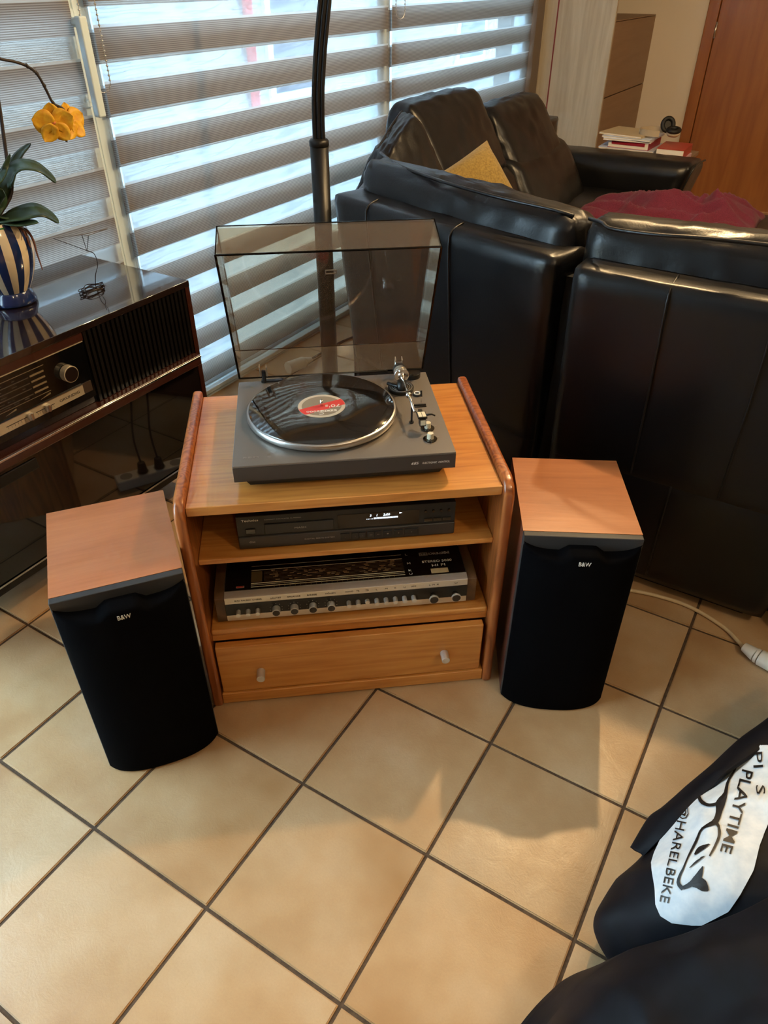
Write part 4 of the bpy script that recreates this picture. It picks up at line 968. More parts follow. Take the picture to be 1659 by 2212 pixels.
# slatted loudspeaker front
kp('grille_back', MB().box(KX - 0.014, KX - 0.011, 1.049, 1.407, 0.488, 0.680), M_GAP)
for k in range(24):
    y = 1.052 + k * 0.01485
    MBs = MB().prism([(y, KX - 0.011), (y + 0.0115, KX - 0.011), (y + 0.0100, KX - 0.001), (y + 0.0015, KX - 0.001)], 0.490, 0.679, 'z')
    MBs.v = [(b, a, c) for a, b, c in MBs.v]
    kp('slat', MBs, M_SLAT)
# radio dial
gl = kp('dial_glass', MB().box(KX - 0.012, KX - 0.001, Ya, 1.047, 0.510, 0.657), M_BLACKGLOSS)
M_KTAN = mat('dial_bronze', srgb(122, 104, 80), 0.45); M_KDIM = mat('dial_dim', srgb(74, 64, 52), 0.5)
def kbar(name, y0, y1, z, h, m): return kp(name, MB().box(KX - 0.001, KX - 0.0003, y0, y1, z, z + h), m, gl)
kbar('dial_line', 0.52, 0.928, 0.6425, 0.0011, M_KTAN); kbar('dial_line', 0.52, 0.928, 0.5760, 0.0010, M_KTAN)
for z in (0.628, 0.614, 0.600, 0.586):
    kbar('dial_line', 0.52, 0.882, z, 0.0018, M_KDIM); kbar('band_block', 0.886, 0.924, z - 0.0005, 0.0042, M_KTAN)
st = MB(); rs = random.Random(9)
for z in (0.6345, 0.6205, 0.6065, 0.5925, 0.5815):
    for k in range(13):
        y = 0.66 + rs.random() * 0.2; st.box(KX - 0.001, KX - 0.0002, y, y + 0.006 + rs.random() * 0.010, z, z + 0.0015)
kp('station_names', st, M_KDIM, gl)['kind'] = 'stuff'
for y in (0.800, 0.895): MBt = MB().prism([(y, 0.5655), (y + 0.030, 0.5685), (y + 0.030, 0.5725)], KX - 0.001, KX - 0.0002, 'x'); kp('wedge_mark', MBt, M_KTAN, gl)
pl2 = kp('control_strip', MB().box(KX - 0.002, KX + 0.0012, Ya, 1.0135, 0.5285, 0.5555), M_BRASSY)
kp('strip_end', MB().box(KX - 0.002, KX + 0.0008, 1.0135, 1.0400, 0.5285, 0.5555), mat('dim_strip_end', srgb(62, 50, 42), 0.35), pl2)
kp('strip_lip', MB().box(KX, KX + 0.0025, Ya, 1.0135, 0.5550, 0.5565), M_CHROME, pl2)
for y0, y1 in ((0.792, 0.862), (0.872, 0.926), (0.70, 0.765)):
    kp('slider_slot', MB().box(KX + 0.0012, KX + 0.0016, y0, y1, 0.5412, 0.5428), M_BLACK, pl2)
    for k in range(8):
        y = y0 + 0.004 + k * (y1 - y0 - 0.008) / 7; kp('tick', MB().box(KX + 0.0012, KX + 0.0015, y, y + 0.0005, 0.5345, 0.5400), M_BLACK, pl2)
for y in (0.848, 0.897, 0.73):
    s_ = kp('slider', MB().box(KX + 0.001, KX + 0.010, y, y + 0.013, 0.5335, 0.5500), M_STEEL, bevel=0.0012)
    kp('slider_ridge', MB().box(KX + 0.010, KX + 0.0125, y + 0.004, y + 0.009, 0.5335, 0.5500), M_CHROME, s_)
text('brand_lettering', 'GRUNDIG', M_BLACK_TXT, kc, Vector((KX + 0.0014, 0.9400, 0.5380)) - KO, (PI / 2, 0, PI / 2), 0.060, 0.0095)
kn = kp('tuning_knob', MB().cyl((KX, 0.981, 0.6005), (KX + 0.018, 0.981, 0.6005), 0.0205, n=36), M_BRASSY, bevel=0.001)
kp('knob_face', MB().cyl((KX + 0.018, 0.981, 0.6005), (KX + 0.0188, 0.981, 0.6005), 0.0182, n=36), mat('brown_black_cap', srgb(30, 22, 22), 0.2), kn)
# ledge with chrome trim, doors, feet
kp('ledge', MB().box(KX - 0.012, KX + 0.022, Ya, 1.404, 0.458, 0.4885), M_LACQ_BROWN, bevel=0.003)
kp('chrome_trim', MB().box(KX + 0.0195, KX + 0.0235, Ya, 1.404, 0.4800, 0.4855), M_CHROME, bevel=0.001)
kp('ledge_rail', MB().box(KX - 0.012, KX + 0.006, Ya, 1.404, 0.450, 0.458), M_LACQ)
kp('thin_trim', MB().box(KX + 0.005, KX + 0.0070, Ya, 1.404, 0.4555, 0.4575), M_STEEL)
for y0, y1 in ((0.56, 1.405),):
    d_ = kp('door', MB().box(KX - 0.012, KX, y0, y1, 0.166, 0.449), M_LACQ_DOOR, bevel=0.001)
    kp('handle', MB().box(KX, KX + 0.004, y0 + 0.03, y0 + 0.275, 0.408, 0.437), M_BLACK, d_, bevel=0.002)
kp('bottom_trim', MB().box(KX - 0.010, KX + 0.0015, Ya, 1.422, 0.1575, 0.1625), M_CHROME)
kp('base_rail', MB().box(-1.90, -1.535, Ya + 0.02, 1.40, 0.108, 0.157), M_BLACK)
for y in (0.52, 0.98):
    for x in (-1.87, -1.575): kp('leg', MB().cyl((x, y, 0), (x, y, 0.112), 0.011, 0.017, 16), M_BLACK, smooth=True)

# ------------------------------------------------------------------ wire aerial
wa = thing('wire_aerial', 'thin bent wire aerial with a coiled foot on the radio console', 'aerial', onz(200, 628, 0.697))
WO = onz(200, 628, 0.697); rs = random.Random(2); pts = []
for k in range(150):
    a = k / 150 * 2 * PI * 5.3; e = 1 + 0.16 * math.sin(k * 0.37) + 0.1 * math.sin(k * 1.1)
    pts.append((WO.x + 0.019 * e * math.cos(a + 0.2), WO.y + 0.036 * e * math.sin(a) , WO.z + 0.0015 + 0.010 * (k / 150) + 0.003 * math.sin(k * 0.5)))
MB().tube(pts, 0.0011, 6).build('coil', M_WIRE, wa, origin=WO)
wx = WO.x
P_ = lambda u, v_: onx(u, v_, wx)
MB().tube(smoothpath([onz(207, 618, 0.699), P_(206, 596), P_(211, 572), P_(204, 549), P_(190, 542)], 30), 0.0011, 6).build('stem', M_WIRE, wa, origin=WO)
MB().tube([P_(192, 543), P_(115, 515), P_(177, 507), P_(232, 494), P_(189, 509), P_(177, 508), P_(188, 543), P_(191, 510)], 0.0010, 6).build('loop', M_WIRE, wa, origin=WO)
MB().tube(smoothpath([onz(222, 640, 0.698), onz(228, 650, 0.698), onz(227, 658, 0.698), onz(231, 668, 0.698)], 12), 0.0008, 5).build('tail', M_WIRE, wa, origin=WO)

# ------------------------------------------------------------------ orchid in a striped pot
PO = onz(33, 652, 0.697)
pot = thing('flower_pot', 'navy and cream striped ceramic pot with flared foot on the console', 'pot', PO)
prof = [(0.046, 0.034), (0.060, 0.060), (0.074, 0.095), (0.081, 0.130), (0.081, 0.155), (0.076, 0.180), (0.068, 0.200), (0.066, 0.204), (0.062, 0.202), (0.060, 0.185)]
mb = MB(); n = 120; pp = smoothpath([(r, 0, z) for r, z in prof], 40); vs = []; fs = []
for p in pp:
    for k in range(n): a = 2 * PI * k / n; vs.append((p.x * math.cos(a), p.x * math.sin(a), p.z))
for i in range(len(pp) - 1):
    for k in range(n):
        mb.mi = 0; j = (k + 1) % n
        dark = ((k + 4) // 5) % 2 == 0 and i < 29
        fs.append(((i * n + k, i * n + j, (i + 1) * n + j, (i + 1) * n + k), 0 if dark else 1))
mb.v = vs; mb.f = [list(f[0]) for f in fs]; mb.m = [f[1] for f in fs]
me = bpy.data.meshes.new('bowl'); me.from_pydata(mb.v, [], mb.f); me.update()
finish('bowl', me, [M_POT_BLUE, M_POT_WHITE], pot, True, mids=mb.m)
MB().lathe([(0.0, 0.0), (0.050, 0.0), (0.055, 0.004), (0.054, 0.012), (0.047, 0.030), (0.044, 0.037), (0.0, 0.040)], 60).build('foot', M_POT_BLUE, pot, smooth=True)
MB().lathe([(0.0, 0.188), (0.035, 0.190), (0.061, 0.186)], 40).build('bark', M_SOIL, pot, smooth=True)
MB().box(0.0, 0.0008, -0.006, 0.006, -0.007, 0.007).build('plant_tag', mat('green_tag', srgb(40, 130, 70), 0.5), pot, loc=(0.066, -0.018, 0.192), rot=(0, 0.3, -0.3))
orc = thing('orchid', 'yellow flowering orchid with a dark arching stem in the striped pot', 'orchid', PO + Vector((0, 0, 0.19)))
OO = PO + Vector((0, 0, 0.19)); ox = PO.x
def op(u, v_, dx=0.0): return onx(u, v_, ox + dx)
MB().tube(smoothpath([OO, op(24, 420, .02), op(17, 360, .02), op(8, 295, .02), op(-3, 220, .02), op(-18, 150, .02), op(-22, 122, .02), op(-10, 121, .03), op(4, 128, .03), op(30, 133, .03), op(58, 143, .03), op(80, 160, .04), op(98, 191, .04), op(115, 223, .04), op(137, 236, .05), op(145, 258, .05), op(143, 306, .05)], 90), [0.0042] * 40 + [0.0032] * 50, 8).build('stem', M_STEM, orc, smooth=True, origin=OO)
for (u, v_) in ((58, 143), (80, 160), (96, 186), (115, 223)): MB().lathe([(0, -0.005), (0.005, 0), (0.003, 0.004), (0, 0.007)], 10).build('node', M_STEM, orc, smooth=True, loc=op(u, v_, .04) - OO)
def leaf(pts, wid, bend=0.25, nm='leaf'):
    pts = smoothpath(pts, 22); rows = []
    for i, p in enumerate(pts):
        d = (pts[min(i + 1, 21)] - pts[max(i - 1, 0)]).normalized(); s_ = d.cross(Vector((0.35, 0, 1))).normalized() if abs(d.z) < 0.8 else Vector((0.3, 0.95, 0)).normalized()
        f_ = i / 21; w_ = wid * (math.sin(PI * min(1, 0.12 + f_ * 0.88)) ** 0.6) * (1 if f_ < 0.97 else 0.5); nrm = s_.cross(d)
        if nrm.z < 0: nrm = -nrm
        rows.append([p + s_ * (w_ * t_) + nrm * (abs(t_) * w_ * bend) for t_ in (-1, -0.55, 0, 0.55, 1)])
    o = MB().grid(rows).build(nm, M_LEAF, orc, smooth=True, origin=OO)
    m_ = o.modifiers.new('t', 'SOLIDIFY'); m_.thickness = 0.003; return o
b0 = OO + Vector((0.0, 0.0, 0.005))
leaf([b0, op(16, 392, 0.03), op(40, 362, 0.05), op(75, 362, 0.07), op(100, 376, 0.08), op(122, 394, 0.09)], 0.026)
leaf([b0, op(10, 474, 0.04), op(45, 466, 0.07), op(80, 458, 0.09), op(105, 466, 0.10), op(128, 481, 0.11)], 0.032)
leaf([b0, op(10, 420, -0.02), op(24, 372, -0.03), op(40, 335, -0.04), op(66, 309, -0.05)], 0.013)
leaf([b0, op(0, 430, 0.05), op(-8, 400, 0.08), op(8, 370, 0.09), op(22, 332, 0.10)], 0.012)
leaf([b0, op(20, 484, 0.06), op(50, 486, 0.09), op(84, 482, 0.12)], 0.020)
leaf([b0, op(-10, 470, 0.03), op(-50, 455, 0.05), op(-80, 470, 0.06)], 0.03)
leaf([b0, op(0, 440, 0.02), op(-20, 400, 0.02), op(-50, 370, 0.02)], 0.02)
for pts in (((34, 488), (58, 498), (72, 520), (80, 548), (92, 583)), ((30, 490), (52, 500), (60, 520), (66, 535)), ((10, 480), (30, 488), (48, 496), (56, 512))):
    MB().tube(smoothpath([op(u, v_, 0.05 + 0.05 * k / 4) for k, (u, v_) in enumerate(pts)], 24), [0.004 - 0.0025 * k / 23 for k in range(24)], 7).build('root', M_ROOT, orc, smooth=True, origin=OO)
def flower(u, v_, dx, az, tilt, sc):
    c_ = op(u, v_, dx) - OO
    e = bpy.data.objects.new('flower', None); COL.objects.link(e); e.parent = orc; e.location = c_; e.rotation_euler = (tilt, 0, az)
    rows0 = []
    for i in range(9):
        f_ = i / 8; w_ = 0.5 * math.sin(PI * min(1.0, 0.10 + 0.90 * f_)) ** 0.7; rows0.append([(w_ * t_, 0.10 * math.sin(f_ * PI) - 0.12 * abs(t_) * w_, f_) for t_ in (-1, -0.5, 0, 0.5, 1)])
    for k, (ang, L_, wd) in enumerate(((90, 1.0, 0.9), (18, 1.05, 1.2), (162, 1.05, 1.2), (-50, 0.98, 0.85), (-130, 0.98, 0.85))):
        o = MB().grid([[(x * wd * sc, y * sc, z * L_ * sc) for x, y, z in r] for r in rows0]).build('petal', M_PETAL, e, smooth=True, rot=(0, D(90 - ang), 0), loc=(0, -0.002 * k, 0))
        m_ = o.modifiers.new('t', 'SOLIDIFY'); m_.thickness = 0.0015
    MB().lathe([(0, -0.008), (0.007, -0.002), (0.006, 0.005), (0, 0.009)], 12).build('lip', mat('orange_lip', srgb(186, 96, 40), 0.5), e, smooth=True)
flower(116, 268, 0.055, D(60), D(8), 0.048)
flower(152, 265, 0.03, D(95), D(-8), 0.046)

# ================================================================== ARC FLOOR LAMP
LO = Vector((-1.497, 2.067, 0))
lamp = thing('arc_floor_lamp', 'black arc floor lamp with bundled rods behind the turntable', 'floor lamp', LO)
MB().lathe([(0, 0), (0.115, 0), (0.120, 0.004), (0.120, 0.016), (0.116, 0.020), (0, 0.022)], 48).build('base', M_LAMP, lamp, smooth=False)
MB().cyl((0, 0, 0.02), (0, 0, 0.948), 0.0295, n=40).build('lower_tube', M_LAMP, lamp, smooth=True)
MB().lathe([(0.0295, 0.935), (0.0315, 0.938), (0.0315, 0.952), (0.026, 0.958), (0.0, 0.958)], 40).build('collar', M_LAMP, lamp, smooth=True)
rt = Vector((0.855, 0.519, 0))
heads = [(Vector((-0.42, 2.12, 1.92)), 48), (Vector((-0.72, 2.62, 1.98)), 18), (Vector((-0.05, 2.75, 1.95)), 24)]
for k, (h, pw) in enumerate(heads):
    o_ = rt * ((k - 1) * 0.0128) + Vector((0, 0, 0))
    d = h - LO; d.z = 0
    path = smoothpath([o_ + Vector((0, 0, 0.95)), o_ + Vector((0, 0, 1.10)) + rt * 0.006, o_ + Vector((0, 0, 1.30)) + rt * 0.034, o_ + Vector((0, 0, 1.62)) + rt * 0.10, d * 0.35 + Vector((0, 0, 2.02)), d * 0.72 + Vector((0, 0, 2.14)), d + Vector((0, 0, h.z + 0.14)), d + Vector((0, 0, h.z + 0.06))], 60)
    MB().tube(path, 0.0072 if k != 1 else 0.0080, 12).build('rod', M_LAMP, lamp, smooth=True)
    sh = MB().lathe([(0.0, 0.075), (0.02, 0.074), (0.045, 0.055), (0.075, 0.01), (0.085, -0.03), (0.083, -0.03), (0.072, 0.008), (0.042, 0.05), (0.0, 0.066)], 40).build('shade', M_LAMP, lamp, smooth=True, loc=d + Vector((0, 0, h.z)))
    MB().lathe([(0, -0.025), (0.016, -0.02), (0.024, 0.0), (0.016, 0.025), (0.010, 0.045), (0, 0.05)], 20).build('bulb', M_BULB, lamp, smooth=True, loc=d + Vector((0, 0, h.z)))
    lamp_point('lamp_light', d + Vector((0, 0, h.z - 0.045)), pw, (1.0, 0.68, 0.34), 0.022, lamp)

# ================================================================== CABLES ON THE FLOOR
ex = thing('extension_cord', 'ivory extension cord with plug on the tiles right of the speakers', 'cord', onz(1560, 1350, 0))
EO = onz(1560, 1350, 0)
MB().tube(smoothpath([(-0.33, 1.56, 0.006), (-0.25, 1.60, 0.006), (-0.187, 1.622, 0.006), (-0.116, 1.638, 0.006), (-0.031, 1.641, 0.006), (0.059, 1.611, 0.006), (0.108, 1.570, 0.009), (0.124, 1.545, 0.016)], 60), 0.0052, 10).build('cord', M_CORD, ex, smooth=True, origin=EO)
a = Vector((0.120, 1.548, 0.020)); b = Vector((0.150, 1.534, 0.020)); c_ = Vector((0.225, 1.512, 0.022)); dd = (c_ - b).normalized()
MB().cyl(a, b, 0.012, 0.018, 20).cyl(b, b + dd * 0.008, 0.019, n=20).build('plug', M_CORDWHITE, ex, bevel=0.001, origin=EO)
MB().cyl(b + dd * 0.010, c_, 0.0205, 0.020, 24).build('socket', M_CORDWHITE, ex, bevel=0.002, origin=EO)
sk = thing('plug_socket', 'white plug socket lying on the floor by the window behind the turntable', 'socket', onz(640, 790, 0))
s0 = onz(640, 790, 0)
a = onz(622, 795, 0.028); b = onz(656, 782, 0.028); c_ = onz(672, 776, 0.022)
MB().cyl(a, b, 0.026, 0.024, 24).build('socket_body', M_CORDWHITE, sk, bevel=0.002, origin=s0)
MB().cyl(b, c_, 0.020, 0.010, 20).build('plug', M_CORDWHITE, sk, bevel=0.001, origin=s0)
MB().tube(smoothpath([c_, onz(690, 765, 0.008), onz(730, 742, 0.006), onz(765, 727, 0.006)], 24), 0.005, 8).build('cord', M_CORDDARK, sk, smooth=True, origin=s0)
ps = thing('power_strip', 'white power strip with plugs behind the pine cabinet', 'power strip', (-1.27, 1.34, 0), D(118))
MB().box(-0.12, 0.12, -0.028, 0.028, 0, 0.038).build('strip', M_CORDWHITE, ps, bevel=0.006)
for k in range(4):
    MB().cyl((-0.085 + k * 0.056, 0, 0.038), (-0.085 + k * 0.056, 0, 0.0385), 0.020, n=20).build('outlet', M_GREY_TXT, ps)
for k in (1, 2):
    MB().cyl((-0.085 + k * 0.056, 0, 0.038), (-0.085 + k * 0.056, 0, 0.075), 0.017, 0.012, 18).build('plug', M_BLACK, ps, bevel=0.002)
    MB().tube(smoothpath([(-0.085 + k * 0.056, 0, 0.07), (-0.085 + k * 0.056, -0.03, 0.16), (-0.05 + k * 0.05, -0.06, 0.30), (0.02 * k, -0.075, 0.42)], 24), 0.0035, 8).build('cable', M_CORDDARK, ps, smooth=True)

# ================================================================== SIDE TABLE, BOOKS, HEADPHONES
TZ = 0.50; TY = 4.60
tb = thing('side_table', 'small side table with books behind the far armrest', 'table', (-1.08, 4.86, 0))
MB().box(-0.28, 0.20, -0.28, 0.28, TZ - 0.022, TZ).build('table_top', M_OAK_BROWN, tb, bevel=0.003)
for x in (-0.25, 0.17):
    for y in (-0.25, 0.25): MB().box(x - 0.015, x + 0.015, y - 0.015, y + 0.015, 0, TZ - 0.022).build('leg', M_OAK_BROWN, tb)
def book(label, x0, x1, y0, dy, z0, z1, cover, rz=0.0, pages=True):
    cxx = (x0 + x1) / 2; w_ = (x1 - x0) / 2
    b = thing('book', label, 'book', (cxx, y0 + dy / 2, z0), rz, 'books on the side table')
    h = z1 - z0; k = min(0.0022, h * 0.2)
    mb = MB().box(-w_, w_, -dy / 2, dy / 2, 0, k).box(-w_, w_, -dy / 2, dy / 2, h - k, h).box(w_ - 0.002, w_, -dy / 2, dy / 2, k, h - k)
    mb.build('cover', cover, b)
    MB().box(-w_ + 0.002, w_ - 0.002, -dy / 2 + 0.002, dy / 2 - 0.003, k, h - k).build('pages', M_PAGES, b)
    return b
M_PAGES = mat('paper_pages', srgb(232, 226, 214), 0.8)
cvr = lambda n_, *c: mat(n_, srgb(*c), 0.4)
M_CW = cvr('white_cover', 222, 222, 226); M_CR = cvr('crimson_cover', 150, 28, 46); M_CT = cvr('tan_cover', 196, 172, 128); M_CB = cvr('pale_blue_cover', 198, 208, 224); M_CRED = cvr('red_cover', 176, 60, 48); M_CP = cvr('lilac_cover', 220, 190, 206)
xL = ony(1290, 325, TY).x; xM = ony(1411, 330, TY).x; xR = ony(1478, 335, TY).x
book('cream book at the bottom of the tall stack behind the armrest', xL + 0.005, xM, TY, 0.29, TZ, 0.545, M_CW)
b = book('wide white picture book with blue print below the crimson book', xL, xM - 0.005, TY + 0.002, 0.28, 0.545, 0.566, M_CB, 0.02)
text('spine_print', 'HAMBURG', mat('blue_print', srgb(90, 140, 200), 0.5), b, (0.03, -0.1405, 0.006), FRONT, 0.08, 0.011)
b = book('crimson hardback in the middle of the tall stack', xL + 0.055, xM - 0.03, TY + 0.01, 0.24, 0.566, 0.604, M_CR, -0.03)
text('spine_print', 'DE GOUDEN JAREN', M_WHITE_TXT, b, (-0.05, -0.1203, 0.024), FRONT, 0.10, 0.008)
MB().box(-0.095, 0.095, -0.1208, -0.120, 0.018, 0.036).build('spine_band', M_CR, b)
book('white magazine third from the top under the headphones', xL + 0.02, xM - 0.03, TY - 0.005, 0.26, 0.604, 0.614, M_CW, 0.05)
book('white magazine with blue cover second from the top under the headphones', xL + 0.02, xM - 0.02, TY - 0.005, 0.26, 0.614, 0.624, M_CB, -0.06)
book('tan covered booklet on top of the tall stack', xL, xM - 0.06, TY + 0.02, 0.25, 0.624, 0.634, M_CT, -0.16)
book('lilac edged book at the bottom of the short stack', xM + 0.012, xR, TY + 0.01, 0.22, TZ, 0.540, M_CP, 0.04)
book('thick red paperback on top of the short stack', xM + 0.008, xR - 0.010, TY + 0.01, 0.24, 0.540, 0.585, M_CRED, 0.03)
hp = thing('headphones', 'sand coloured headphones with black ear pads on the tall book stack', 'headphones', (-1.07, 4.72, 0.634))
band = MB(); rr_ = 0.085; rows = []
for k in range(41):
    a = D(70 + 230 * k / 40); rows.append([(r * math.cos(a), r * 0.95 * math.sin(a), z) for r, z in ((rr_, 0.0), (rr_, 0.030), (rr_ - 0.006, 0.030), (rr_ - 0.006, 0.0), (rr_, 0.0))])
band.grid(rows).build('headband', M_CUPHP, hp, smooth=False)
def cup(loc, rot):
    e = bpy.data.objects.new('ear_cup', None); COL.objects.link(e); e.parent = hp; e.location = loc; e.rotation_euler = rot
    MB().lathe([(0, -0.022), (0.028, -0.021), (0.036, -0.012), (0.037, 0.0), (0, 0.0)], 36).build('shell', M_CUPHP, e, smooth=True)
    MB().tube([(0.029 * math.cos(2 * PI * k / 36), 0.034 * math.sin(2 * PI * k / 36), 0.009) for k in range(36)], 0.0115, 12, True).build('ear_pad', M_RUBBER, e, smooth=True)
    MB().cyl((0, 0, 0), (0, 0, 0.004), 0.026, n=30).build('speaker_mesh', M_BLACK, e)
cup((0.058, 0.025, 0.048), (D(62), 0, D(20))); cup((0.105, -0.015, 0.024), (D(8), D(4), 0))

# ================================================================== BLACK BAG IN THE FOREGROUND
bo = onz(1560, 2000, 0.0); bo.z = 0
bag = thing('cloth_bag', 'black cloth bag with white lettered print slumped at the lower right', 'bag', bo)
def loft(ctrl, nu, nv, amp, freq, seed):
    P = [[onz(u, v_, z) for u, v_, z in r] for r in ctrl]
    m = len(P); out = []
    for i in range(nu + 1):
        col = [catmull([P[a][b] for a in range(m)], i / nu * (m - 1)) for b in range(len(P[0]))]
        r_ = []
        for j in range(nv + 1):
            p = catmull(col, j / nv * (len(col) - 1))
            w_ = noise.noise((p.x * freq + seed, p.y * freq * 0.6, p.z * freq)) + 0.5 * noise.noise((p.x * freq * 2.3 + seed, p.y * freq * 2.0, p.z * freq * 2))
            rd_ = 1 - abs(noise.noise((p.x * 7 + p.y * 5 + seed, p.y * 4 - p.x * 3, seed)))
            w_ = w_ * 0.6 + 1.5 * (rd_ ** 3 - 0.5)
            fall = min(1.0, j / nv * 6)
            r_.append(p + Vector((-0.25, -0.25, 1.0)).normalized() * (w_ * amp * fall))
        out.append(r_)
    return out
body = [
    [(1470, 1735, .0), (1470, 1735, .10), (1510, 1690, .17), (1570, 1650, .21), (1660, 1590, .23), (1800, 1500, .23), (1900, 1440, .0)],
    [(1425, 1870, .0), (1395, 1835, .08), (1450, 1800, .19), (1540, 1760, .25), (1650, 1710, .28), (1800, 1640, .28), (1950, 1560, .0)],
    [(1380, 1955, .0), (1313, 1926, .07), (1400, 1890, .19), (1520, 1860, .26), (1650, 1820, .295), (1800, 1770, .30), (1960, 1700, .0)],
    [(1365, 2010, .0), (1282, 1982, .07), (1385, 1955, .18), (1510, 1935, .25), (1650, 1905, .285), (1800, 1870, .30), (1960, 1820, .0)],
    [(1370, 2050, .0), (1290, 2032, .06), (1400, 2030, .15), (1520, 2020, .21), (1650, 2000, .25), (1800, 1980, .27), (1960, 1950, .0)],
    [(1400, 2110, .0), (1330, 2100, .04), (1430, 2110, .10), (1540, 2110, .14), (1660, 2100, .17), (1800, 2100, .18), (1960, 2080, .0)]]
rows = loft(body, 60, 72, 0.010, 13, 1.0)
mb = MB().grid(rows); bodyv = [Vector(v_) for v_ in mb.v]; bodyf = [tuple(f_) for f_ in mb.f]
BV = BVHTree.FromPolygons(bodyv, bodyf)
o = mb.build('body', M_BAG, bag, smooth=True, origin=bo)
front = [
    [(1100, 2330, .0), (1176, 2216, .06), (1247, 2131, .12), (1322, 2074, .17), (1400, 2040, .22), (1500, 2008, .27), (1600, 1972, .305), (1700, 1925, .32), (1850, 1870, .30), (2040, 1850, .0)],
    [(1060, 2420, .0), (1150, 2290, .12), (1260, 2190, .19), (1350, 2130, .24), (1440, 2095, .28), (1540, 2060, .32), (1640, 2025, .34), (1750, 1990, .35), (1900, 1940, .30), (2080, 1930, .0)],
    [(1020, 2560, .0), (1150, 2410, .14), (1290, 2300, .22), (1400, 2230, .27), (1500, 2190, .30), (1600, 2150, .33), (1700, 2110, .35), (1820, 2080, .35), (1960, 2040, .30), (2140, 2040, .0)],
    [(1000, 2760, .0), (1180, 2560, .12), (1330, 2450, .20), (1450, 2380, .25), (1560, 2340, .28), (1660, 2290, .31), (1760, 2260, .33), (1880, 2220, .33), (2000, 2180, .25), (2180, 2200, .0)],
    [(1050, 2900, .0), (1230, 2760, .0), (1400, 2640, .0), (1520, 2560, .0), (1630, 2520, .0), (1730, 2480, .0), (1830, 2450, .0), (1940, 2420, .0), (2060, 2380, .0), (2240, 2360, .0)]]
rows = loft(front, 56, 72, 0.010, 9, 7.0)
for r_ in rows:
    for p in r_: p.z = max(p.z, 0.003)
bk2 = [[Vector((p.x - 0.02 * f_, p.y + 0.05 * f_, p.z * (1 - f_) + 0.004)) for p in rows[0]] for f_ in (1.0, 0.8, 0.5, 0.2)]
rows = bk2 + rows
o = MB().grid(rows).build('front_fold', M_BAG, bag, smooth=True, origin=bo); s_ = o.modifiers.new('t', 'SOLIDIFY'); s_.thickness = 0.012; s_.offset = -1
# folded upper flap
flap = [[(1372, 1838, .085), (1400, 1782, .10), (1440, 1745, .12), (1533, 1662, .15), (1597, 1606, .17), (1665, 1556, .18), (1780, 1470, .16)],
        [(1361, 1830, .115), (1398, 1769, .135), (1434, 1740, .155), (1533, 1654, .19), (1597, 1597, .205), (1662, 1549, .215), (1780, 1462, .20)],
        [(1376, 1838, .135), (1416, 1780, .165), (1462, 1738, .19), (1546, 1663, .225), (1600, 1618, .235), (1664, 1577, .24), (1780, 1500, .23)],
        [(1390, 1850, .135), (1440, 1795, .180), (1492, 1741, .205), (1560, 1675, .235), (1602, 1642, .245), (1664, 1606, .25), (1780, 1540, .24)]]
o = MB().grid(loft(flap, 24, 60, 0.003, 14, 3.0)).build('flap', M_BAG, bag, smooth=True, origin=bo); s_ = o.modifiers.new('t', 'SOLIDIFY'); s_.thickness = 0.008; s_.offset = -1
# white print lying on the cloth
def on_bag(u, v_, lift=0.0035):
    d = ray(u, v_).normalized(); h = BV.ray_cast(EYE, d)
    if h[0] is None: return onz(u, v_, 0.2)
    n_ = h[1] if h[1].dot(d) < 0 else -h[1]
    return h[0] + n_ * lift
def interp(pts, v_):
    for (a, b), (c_, d_) in zip(pts, pts[1:]):
        if b <= v_ <= d_: return a + (c_ - a) * (v_ - b) / max(d_ - b, 1e-6)
    return pts[-1][0]
left = [(1640, 1612), (1600, 1641), (1560, 1670), (1494, 1738), (1440, 1793), (1416, 1845), (1409, 1868), (1417, 1920), (1418, 1955), (1428, 1978), (1455, 1994), (1500, 1998)]
right = [(1690, 1612), (1720, 1660), (1715, 1740), (1662, 1778), (1640, 1830), (1628, 1880), (1600, 1930), (1574, 1968), (1540, 1985), (1515, 1998)]
rows = []
for i in range(81):
    v_ = 1613 + (1997.5 - 1613) * i / 80; l_ = interp(left, v_); r_ = interp(right, v_)
    rows.append([on_bag(l_ + (r_ - l_) * j / 60, v_) for j in range(61)])
pr_ = MB().grid(rows).build('printed_panel', M_PRINT, bag, smooth=True, origin=bo)
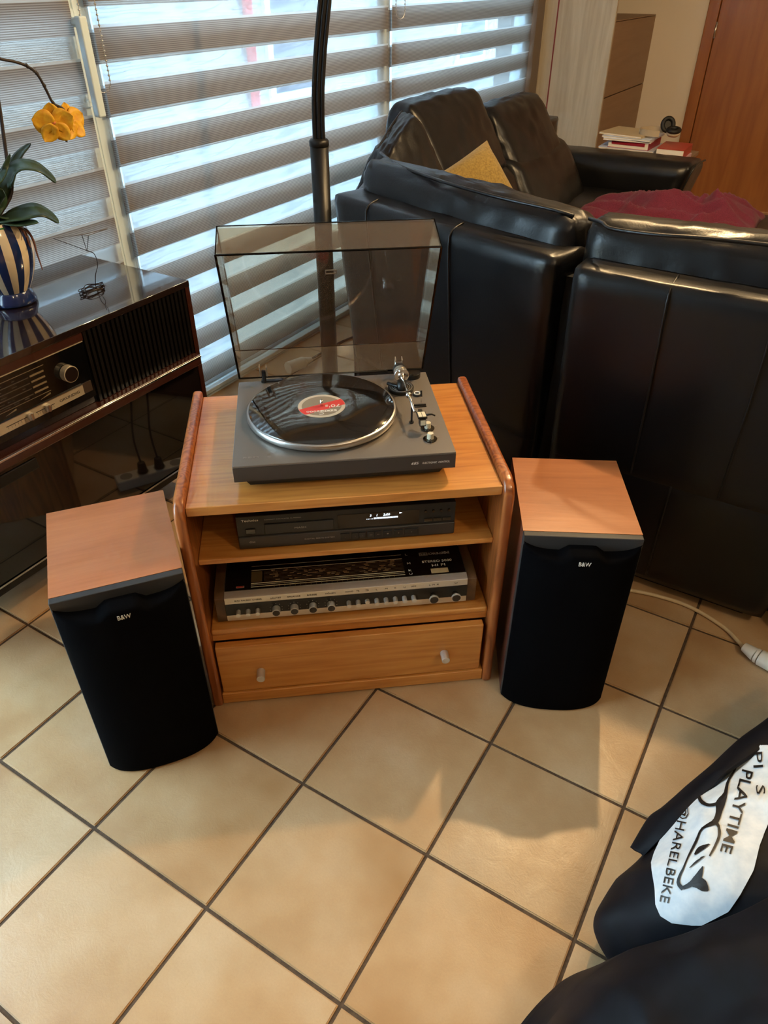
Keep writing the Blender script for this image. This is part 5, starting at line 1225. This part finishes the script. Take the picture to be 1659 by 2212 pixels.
def bag_text(body, start, end, h, name='print_lettering', bold=0.0, sub=2):
    c = bpy.data.curves.new('t', 'FONT'); c.body = body; c.size = 1; c.resolution_u = 2; c.offset = bold
    ob = bpy.data.objects.new('t', c); COL.objects.link(ob); bpy.context.view_layer.update()
    me = bpy.data.meshes.new_from_object(ob.evaluated_get(bpy.context.evaluated_depsgraph_get()))
    bpy.data.objects.remove(ob); bpy.data.curves.remove(c)
    bm = bmesh.new(); bm.from_mesh(me); bmesh.ops.triangulate(bm, faces=bm.faces)
    for _ in range(sub):
        lng = [e for e in bm.edges if e.calc_length() > 0.14]
        if lng: bmesh.ops.subdivide_edges(bm, edges=lng, cuts=1); bmesh.ops.triangulate(bm, faces=bm.faces)
    w_ = max(v_.co.x for v_ in bm.verts); s = Vector(start); e = Vector(end); d = (e - s); p = Vector((-d.y, d.x)).normalized() * -1
    for v_ in bm.verts:
        uv = s + d * (v_.co.x / w_) + p * (v_.co.y / 0.70 * h); v_.co = on_bag(uv.x, uv.y, 0.0052) - bo
    bm.to_mesh(me); bm.free(); me.name = name
    return finish(name, me, M_BLACK_TXT, pr_)
bag_text('PLAYTIME', (1607, 1664), (1556, 1843), 25, bold=0.008)
bag_text('PI', (1628, 1626), (1631, 1664), 21); bag_text('S', (1633, 1700), (1634, 1722), 21, sub=0)
bag_text('@HARELBEKE', (1476, 1740), (1428, 1948), 20)
def stroke(pts, ws, name='print_drawing'):
    pts = [Vector((1400 + a * 0.208, 1560 + b * 0.208)) for a, b in pts]; n = 34; sm = [catmull(pts, i / (n - 1) * (len(pts) - 1)) for i in range(n)]
    wv = [Vector((w_, 0)) for w_ in ws]; rows = []
    for i, p in enumerate(sm):
        d = (sm[min(i + 1, n - 1)] - sm[max(i - 1, 0)]).normalized(); q = Vector((-d.y, d.x)); w_ = max(0.4, catmull(wv, i / (n - 1) * (len(wv) - 1)).x * 0.208)
        rows.append([on_bag(*(p - q * w_), 0.0052), on_bag(*p, 0.0052), on_bag(*(p + q * w_), 0.0052)])
    MB().grid(rows).build(name, M_BLACK_TXT, pr_, origin=bo)
stroke([(955, 400), (920, 510), (845, 640), (815, 770), (765, 860), (745, 960), (700, 1060), (580, 1130), (520, 1260), (410, 1470), (350, 1590), (330, 1680), (380, 1740)], [12, 10, 12, 22, 44, 30, 26, 10, 12, 8, 12, 18, 22])
stroke([(550, 770), (560, 830), (620, 880), (700, 880), (770, 850)], [10, 18, 18, 16, 26])
stroke([(700, 1060), (735, 1110), (740, 1200), (700, 1300), (640, 1410)], [20, 14, 14, 12, 8])
stroke([(380, 1730), (460, 1690), (530, 1620), (580, 1510)], [18, 26, 34, 6])
stroke([(470, 1690), (540, 1680), (590, 1720), (625, 1750)], [30, 60, 44, 10])
stroke([(505, 1400), (560, 1340), (645, 1290)], [8, 22, 6]); stroke([(445, 1525), (520, 1460), (590, 1410)], [4, 10, 4]); stroke([(690, 640), (710, 640), (790, 540)], [34, 20, 6])
